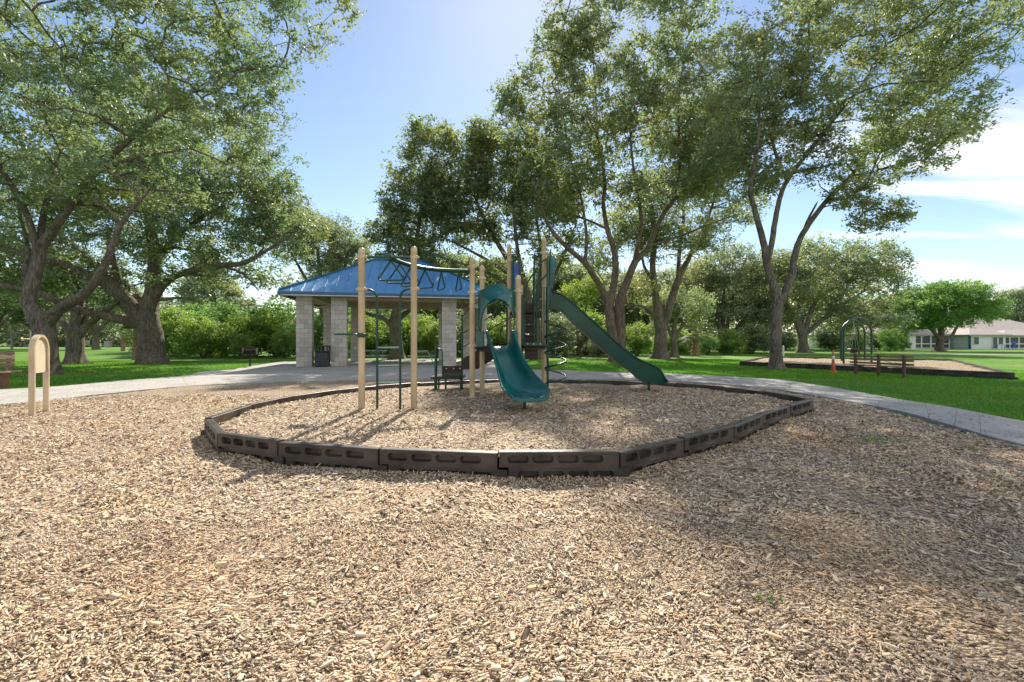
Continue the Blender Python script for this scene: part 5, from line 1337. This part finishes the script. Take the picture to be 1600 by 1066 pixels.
tree('feathery_tree', 'bright green feathery tree standing alone before the houses', [
    pl([(1468, 551, 0, .62), (1468, 540, 0, .42), (1470, 530, 0, .36), (1472, 510, 0, .26), (1475, 485, 0, .16), (1478, 455, 0, .07)], 62),
    pl([(1470, 532, 0, .26), (1458, 518, 0, .2), (1440, 500, 0, .14), (1425, 485, 0, .07)], 62),
    pl([(1473, 531, 0, .24), (1486, 526, 0, .19), (1496, 510, 0, .14), (1515, 490, 0, .07)], 62),
    pl([(1470, 520, 0, .2), (1458, 495, .5, .13), (1450, 465, 1, .06)], 62)],
    pxblobs([(1475, 460, 50, 18), (1440, 475, 35, 18), (1515, 475, 38, 20), (1425, 500, 28, 14), (1490, 495, 50, 14), (1535, 492, 20, 14), (1455, 505, 30, 9), (1410, 515, 14, 8), (1450, 455, 30, 14), (1500, 455, 32, 14), (1545, 480, 14, 16)], 62, 7),
    700, 56, 1.1, .36, .13, 'leaf_bright', seed=32, gap=.40, flat=.6)

# --- shared small trees and shrubs
def template(kind, seed):
    rng = np.random.default_rng(seed); w = Wood(rng)
    if kind == 'tree':
        w.limb([(0, 0, -.1, .30), (.05, 0, 1.2, .24), (.1, .1, 2.6, .2), (.3, .1, 5, .1), (.2, 0, 7, .04)], 10, flare=True)
        for k in range(4):
            a = k * 1.6 + rng.uniform(0, .6); w.limb([(.05, 0, 1.6, .14), (math.cos(a) * 1.2, math.sin(a) * 1.2, 3.4, .1), (math.cos(a) * 2.4, math.sin(a) * 2.4, 5.5, .04)], 7)
        bl = [(0, 0, 6.5, 2.6, 2.6, 1.9)] + [(math.cos(k * 1.26) * 2.3, math.sin(k * 1.26) * 2.3, rng.uniform(3.8, 6.2), 1.7, 1.7, 1.4) for k in range(5)]
        tips = blob_tips(bl, 330, rng, .44, .35); w.grow(tips); per, rc, L, Wd = 55, .95, .26, .125
    else:
        for k in range(6):
            a = k * 1.05 + rng.uniform(0, .5); w.limb([(math.cos(a) * .1, math.sin(a) * .1, -.05, .05), (math.cos(a) * .5, math.sin(a) * .5, 1.0, .035), (math.cos(a) * 1.1, math.sin(a) * 1.1, 2.3, .015)], 5)
        bl = [(0, 0, 2.0, 1.7, 1.7, 1.3), (.8, .2, 1.1, 1.3, 1.3, .95), (-.9, -.2, 1.2, 1.3, 1.3, 1.0), (.1, -.7, .7, 1.5, 1.0, .65), (-.3, .6, 2.7, .8, .8, .8)]
        tips = blob_tips(bl, 230, rng, .40, .7); tips[:, 2] = tips[:, 2].clip(.2); w.grow(tips, .006); per, rc, L, Wd = 52, .50, .15, .075
    return w.mesh('trunk', M['bark']), tips, per, rc, L, Wd, rng
TPL = {}
def stock(kind, seed, leaf):
    key = (kind, seed, leaf)
    if key not in TPL:
        k0 = (kind, seed)
        if k0 not in TPL:
            tm, tips, per, rc, L, Wd, rng = template(kind, seed)
            TPL[k0] = (tm, crown_mesh('crown', tips, per, rc, L, Wd, None, rng, .75))
        tm, cm = TPL[k0]
        cm2 = cm.copy() if cm.materials else cm
        cm2.materials.clear(); cm2.materials.append(M[leaf])
        TPL[key] = (tm, cm2)
    return TPL[key]
def plant(name, kind, seed, leaf, px, Y, ytop, label, cat, group=None, wide=1.0, rz=0.0):
    tm, cm = stock(kind, seed, leaf)
    H = EYE + (533 - ytop) / F * Y; s = H / (8.6 if kind == 'tree' else 3.6)
    r = empty(name, ((px - 800) / F * Y, Y, 0), rz, label=label, cat=cat, group=group); r.scale = (s * wide, s * wide, s)
    t = link('trunk' if kind == 'tree' else 'stems', tm, r); c = link('crown' if kind == 'tree' else 'foliage', cm, r); tag(c, kind='stuff')
    return r
GS = 'bright shrubs between the massive oak and the pavilion'
for i, (px, Y, yt, wd, sd, lf, lab) in enumerate([
        (275, 41, 478, 1.1, 1, 'leaf_shrub', 'tall yellow-green shrub just right of the massive oak trunk'),
        (318, 38, 490, 1.1, 2, 'leaf_shrub', 'rounded green shrub left of the barbecue grill, second from the massive oak'),
        (352, 43, 468, 1.2, 1, 'leaf_bright', 'tall bright green shrub rising behind the barbecue grill'),
        (398, 39, 478, 1.1, 2, 'leaf_shrub', 'leafy shrub directly behind the barbecue grill'),
        (432, 42, 466, 1.2, 1, 'leaf_bright', 'tallest bright green shrub touching the left pavilion column'),
        (300, 47, 470, 1.3, 2, 'leaf_bright', 'green shrub at the back between the massive oak and the grill'),
        (378, 36, 520, .9, 1, 'leaf_shrub', 'low spreading shrub at the lawn edge left of the grill'),
        (445, 37, 512, .9, 2, 'leaf_shrub', 'low shrub at the foot of the left pavilion column'),
        (250, 52, 470, 1.2, 1, 'leaf_oak', 'dull green shrub half hidden by the massive oak trunk')]):
    plant('shrub', 'shrub', sd, lf, px, Y, yt, lab, 'shrub', GS, wd, i * 1.3)
GP = 'yellow-green shrubs seen through the pavilion'
for i, (px, Y, yt, wd, sd, lf, lab) in enumerate([
        (500, 40, 490, 1.1, 2, 'leaf_bright', 'shrub seen between the two left pavilion columns'),
        (572, 41, 492, 1.2, 1, 'leaf_shrub', 'yellow-green shrub left of the trunk seen under the pavilion roof'),
        (645, 42, 486, 1.2, 2, 'leaf_shrub', 'yellow-green shrub right of the trunk seen under the pavilion roof'),
        (685, 40, 500, 1.1, 1, 'leaf_shrub', 'shrub beside the right pair of pavilion columns'),
        (600, 48, 470, 1.5, 2, 'leaf_bright', 'tall shrub furthest back under the middle of the pavilion roof'),
        (735, 43, 480, 1.2, 1, 'leaf_grey', 'shrub behind the right pavilion column and stairs'),
        (785, 41, 488, 1.2, 2, 'leaf_shrub', 'shrub framed by the arched slide hood')]):
    plant('shrub', 'shrub', sd, lf, px, Y, yt, lab, 'shrub', GP, wd, i * 1.7 + .4)
GC = 'shrubs along the edge of the wood behind the long slide'
for i, (px, Y, yt, wd, sd, lf, lab) in enumerate([
        (868, 42, 486, 1.3, 1, 'leaf_grey', 'grey-green shrub behind the spiral climber'),
        (915, 46, 480, 1.3, 2, 'leaf_shrub', 'olive shrub under the middle of the long slide'),
        (935, 40, 520, 1.1, 1, 'leaf_grey', 'low grey shrub left of the twin-stemmed oak trunk'),
        (995, 44, 500, 1.2, 2, 'leaf_shrub', 'green shrub between the twin-stemmed oak and the dark-trunked oak'),
        (1060, 46, 508, 1.1, 1, 'leaf_shrub', 'green shrub right of the dark-trunked oak'),
        (1105, 45, 520, 1.0, 2, 'leaf_bright', 'low bright shrub right of the palm stub'),
        (1140, 46, 512, 1.2, 1, 'leaf_shrub', 'spiky green shrub left of the slender forked oak'),
        (1175, 50, 505, 1.2, 2, 'leaf_dark', 'dark shrub just left of the slender forked trunk'),
        (1225, 66, 515, 1.3, 1, 'leaf_grey', 'pale shrub behind the slender forked trunk'),
        (1300, 68, 512, 1.2, 2, 'leaf_dark', 'dark rounded shrub left of the swing arches'),
        (1342, 66, 520, .8, 1, 'leaf_shrub', 'light shrub growing by the house wall behind the swing arches'),
        (1375, 70, 518, 1.1, 2, 'leaf_shrub', 'yellow-green shrub right of the swing arches'),
        (1400, 66, 520, .9, 1, 'leaf_bright', 'bright low shrub left of the feathery tree'),
        (1412, 72, 522, .7, 2, 'leaf_dark', 'small dark shrub by the screened porch'),
        (1390, 60, 508, .8, 2, 'leaf_bright', 'bright shrub in front of the pale green house')]):
    plant('shrub', 'shrub', sd, lf, px, Y, yt, lab, 'shrub', GC, wd, i * 1.1 + .9)
GT = 'background trees at the edge of the wood'
for i, (px, Y, yt, wd, sd, lf, lab) in enumerate([
        (-15, 70, 410, 1.2, 5, 'leaf_oak', 'background tree at the left edge of the photo'),
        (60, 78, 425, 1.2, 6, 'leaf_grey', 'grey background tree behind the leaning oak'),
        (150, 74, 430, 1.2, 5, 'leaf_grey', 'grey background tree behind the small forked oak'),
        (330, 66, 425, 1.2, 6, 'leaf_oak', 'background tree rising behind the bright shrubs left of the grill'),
        (590, 60, 430, 1.2, 5, 'leaf_shrub', 'background tree behind the middle of the pavilion'),
        (770, 56, 400, 1.2, 6, 'leaf_oak', 'background tree behind the arched slide hood'),
        (880, 58, 410, 1.1, 5, 'leaf_oak', 'background tree behind the top of the long slide'),
        (935, 62, 420, 1.2, 6, 'leaf_grey', 'grey background tree left of the twin stems'),
        (1010, 60, 420, 1.1, 5, 'leaf_grey', 'grey background tree between the two large central trunks'),
        (1080, 64, 410, 1.1, 6, 'leaf_grey', 'grey background tree right of the dark-trunked oak'),
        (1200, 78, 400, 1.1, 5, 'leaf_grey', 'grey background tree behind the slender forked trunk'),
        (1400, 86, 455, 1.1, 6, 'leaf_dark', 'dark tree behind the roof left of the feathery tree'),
        (1340, 90, 465, 1.2, 5, 'leaf_oak', 'tree behind the roof beyond the swing arches'),
        (1594, 98, 448, 1.0, 6, 'leaf_grey', 'olive tree behind the house at the right edge'),
        (700, 58, 395, 1.1, 6, 'leaf_dark', 'dark background tree behind the right end of the pavilion roof')]):
    plant('background_tree', 'tree', sd, lf, px, Y, yt, lab, 'tree', GT, wd, i * 2.1)
# a thin twin-stemmed tree with pale bark under the long slide
tree('small_tree', 'thin twin-stemmed tree with tan bark behind the long slide', [
    pl([(906, 556, 0, .16), (904, 535, 0, .12), (901, 515, 0, .10), (896, 480, 0, .05)], 42), pl([(908, 556, 0, .14), (911, 530, 0, .11), (912, 505, 0, .08), (918, 470, 0, .04)], 42)],
    pxblobs([(903, 465, 28, 24), (920, 450, 22, 20)], 42, 2.5), 120, 46, .7, .18, .09, 'leaf_shrub', bark='bark_red', seed=41)
tree('oak_tree', 'slim grey oak between the dark-trunked oak and the palm stub', [
    pl([(1053, 561, 0, 0.357), (1053, 545, 0, 0.272), (1052, 525, 0, 0.238), (1056, 500, 0, 0.153), (1066, 470, 0, 0.068)], 39), pl([(1052, 530, 0, 0.170), (1042, 508, 0, 0.119), (1035, 490, 0, 0.060)], 39), pl([(1054, 525, 0, 0.170), (1075, 500, 0, 0.102), (1100, 485, 0, 0.051)], 39)],
    pxblobs([(1060, 470, 40, 22), (1090, 480, 26, 18), (1035, 480, 25, 18)], 39, 3), 200, 48, .85, .2, .1, 'leaf_oak', seed=42)

# palms --------------------------------------------------------------
def palm(px, yb, yt, Y, r, label, nf=22, fl=1.5):
    p0 = G(px, yb); Y = p0.y; H = EYE + (533 - yt) / F * Y
    root = empty('palm', (p0.x, p0.y, 0), label=label, cat='palm')
    b = MB(); n = 12; rg = []
    for k in range(14):
        z = H * k / 13; rr = r * (1.15 - .25 * k / 13) * (1.12 if k % 2 else .95); rg.append([Vector((math.cos(j * 2 * math.pi / n) * rr + .05 * math.sin(z), math.sin(j * 2 * math.pi / n) * rr, z)) for j in range(n)])
    b.rings(rg).build('trunk', M['palm_trunk'], root)
    rr_ = random.Random(int(px))
    V = []; Fc = []
    for k in range(nf):
        a = k * 2.4; el = rr_.uniform(-.5, 1.2); L = fl * rr_.uniform(.8, 1.1)
        d = Vector((math.cos(a) * math.cos(el), math.sin(a) * math.cos(el), math.sin(el))); side = Vector((-math.sin(a), math.cos(a), 0)); upv = side.cross(d)
        stalk = d * L * .45
        for j in range(-6, 7):
            th = j * .2; dd = (d * math.cos(th) + side * math.sin(th)).normalized(); ll = L * .6 * (1 - abs(j) * .04)
            bs = Vector((0, 0, H)) + stalk; tip = bs + dd * ll - Vector((0, 0, ll * .28)); m_ = bs + dd * ll * .5 - Vector((0, 0, ll * .05)); w_ = side * math.cos(th) * .035 - d * math.sin(th) * .035
            i0 = len(V); V += [bs, m_ - w_, tip, m_ + w_]; Fc.append((i0, i0 + 1, i0 + 2, i0 + 3))
        i0 = len(V); w_ = side * .015; V += [Vector((0, 0, H)) - w_, Vector((0, 0, H)) + w_, Vector((0, 0, H)) + stalk + w_, Vector((0, 0, H)) + stalk - w_]; Fc.append((i0, i0 + 1, i0 + 2, i0 + 3))
    me = bpy.data.meshes.new('fronds'); me.from_pydata([tuple(v) for v in V], [], Fc); me.materials.append(M['leaf_palm']); tag(link('fronds', me, root), kind='stuff')
palm(1086, 556.5, 522, 42, .30, 'short cabbage palm with brown trunk right of the dark-trunked oak', 26, 1.9)
palm(211, 563, 521, 33, .18, 'small palm with slim orange-brown trunk left of the massive oak', 16, 1.3)
palm(192, 549, 525, 50, .22, 'far palm with brown hanging fronds on the left lawn', 20, 1.8)

# far woods ------------------------------------------------------------
def woods(name, x0, x1, Y0, Y1, h0, h1, n, leaf, label, seed, L=.5):
    rng = np.random.default_rng(seed)
    X = rng.uniform(x0, x1, n); Y = rng.uniform(Y0, Y1, n)
    hh = h0 + (h1 - h0) * (.5 + .5 * np.sin(X * .13 + 1.3 * np.sin(X * .05))) * rng.uniform(.7, 1, n)
    Z = hh * rng.random(n) ** .85
    tips = np.stack([X, Y, Z.clip(.3)], 1)
    me = crown_mesh(name, tips, 15, 1.7, L * 1.15, L * .6, M[leaf], rng, .8)
    tag(link(name, me), label, kind='stuff')
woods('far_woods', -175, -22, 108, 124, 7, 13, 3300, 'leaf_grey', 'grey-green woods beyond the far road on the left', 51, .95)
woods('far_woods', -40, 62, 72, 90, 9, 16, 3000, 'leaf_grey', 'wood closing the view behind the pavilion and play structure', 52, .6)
woods('far_woods', 50, 190, 112, 130, 6, 11, 1000, 'leaf_oak', 'trees far behind the houses on the right', 53, .75)
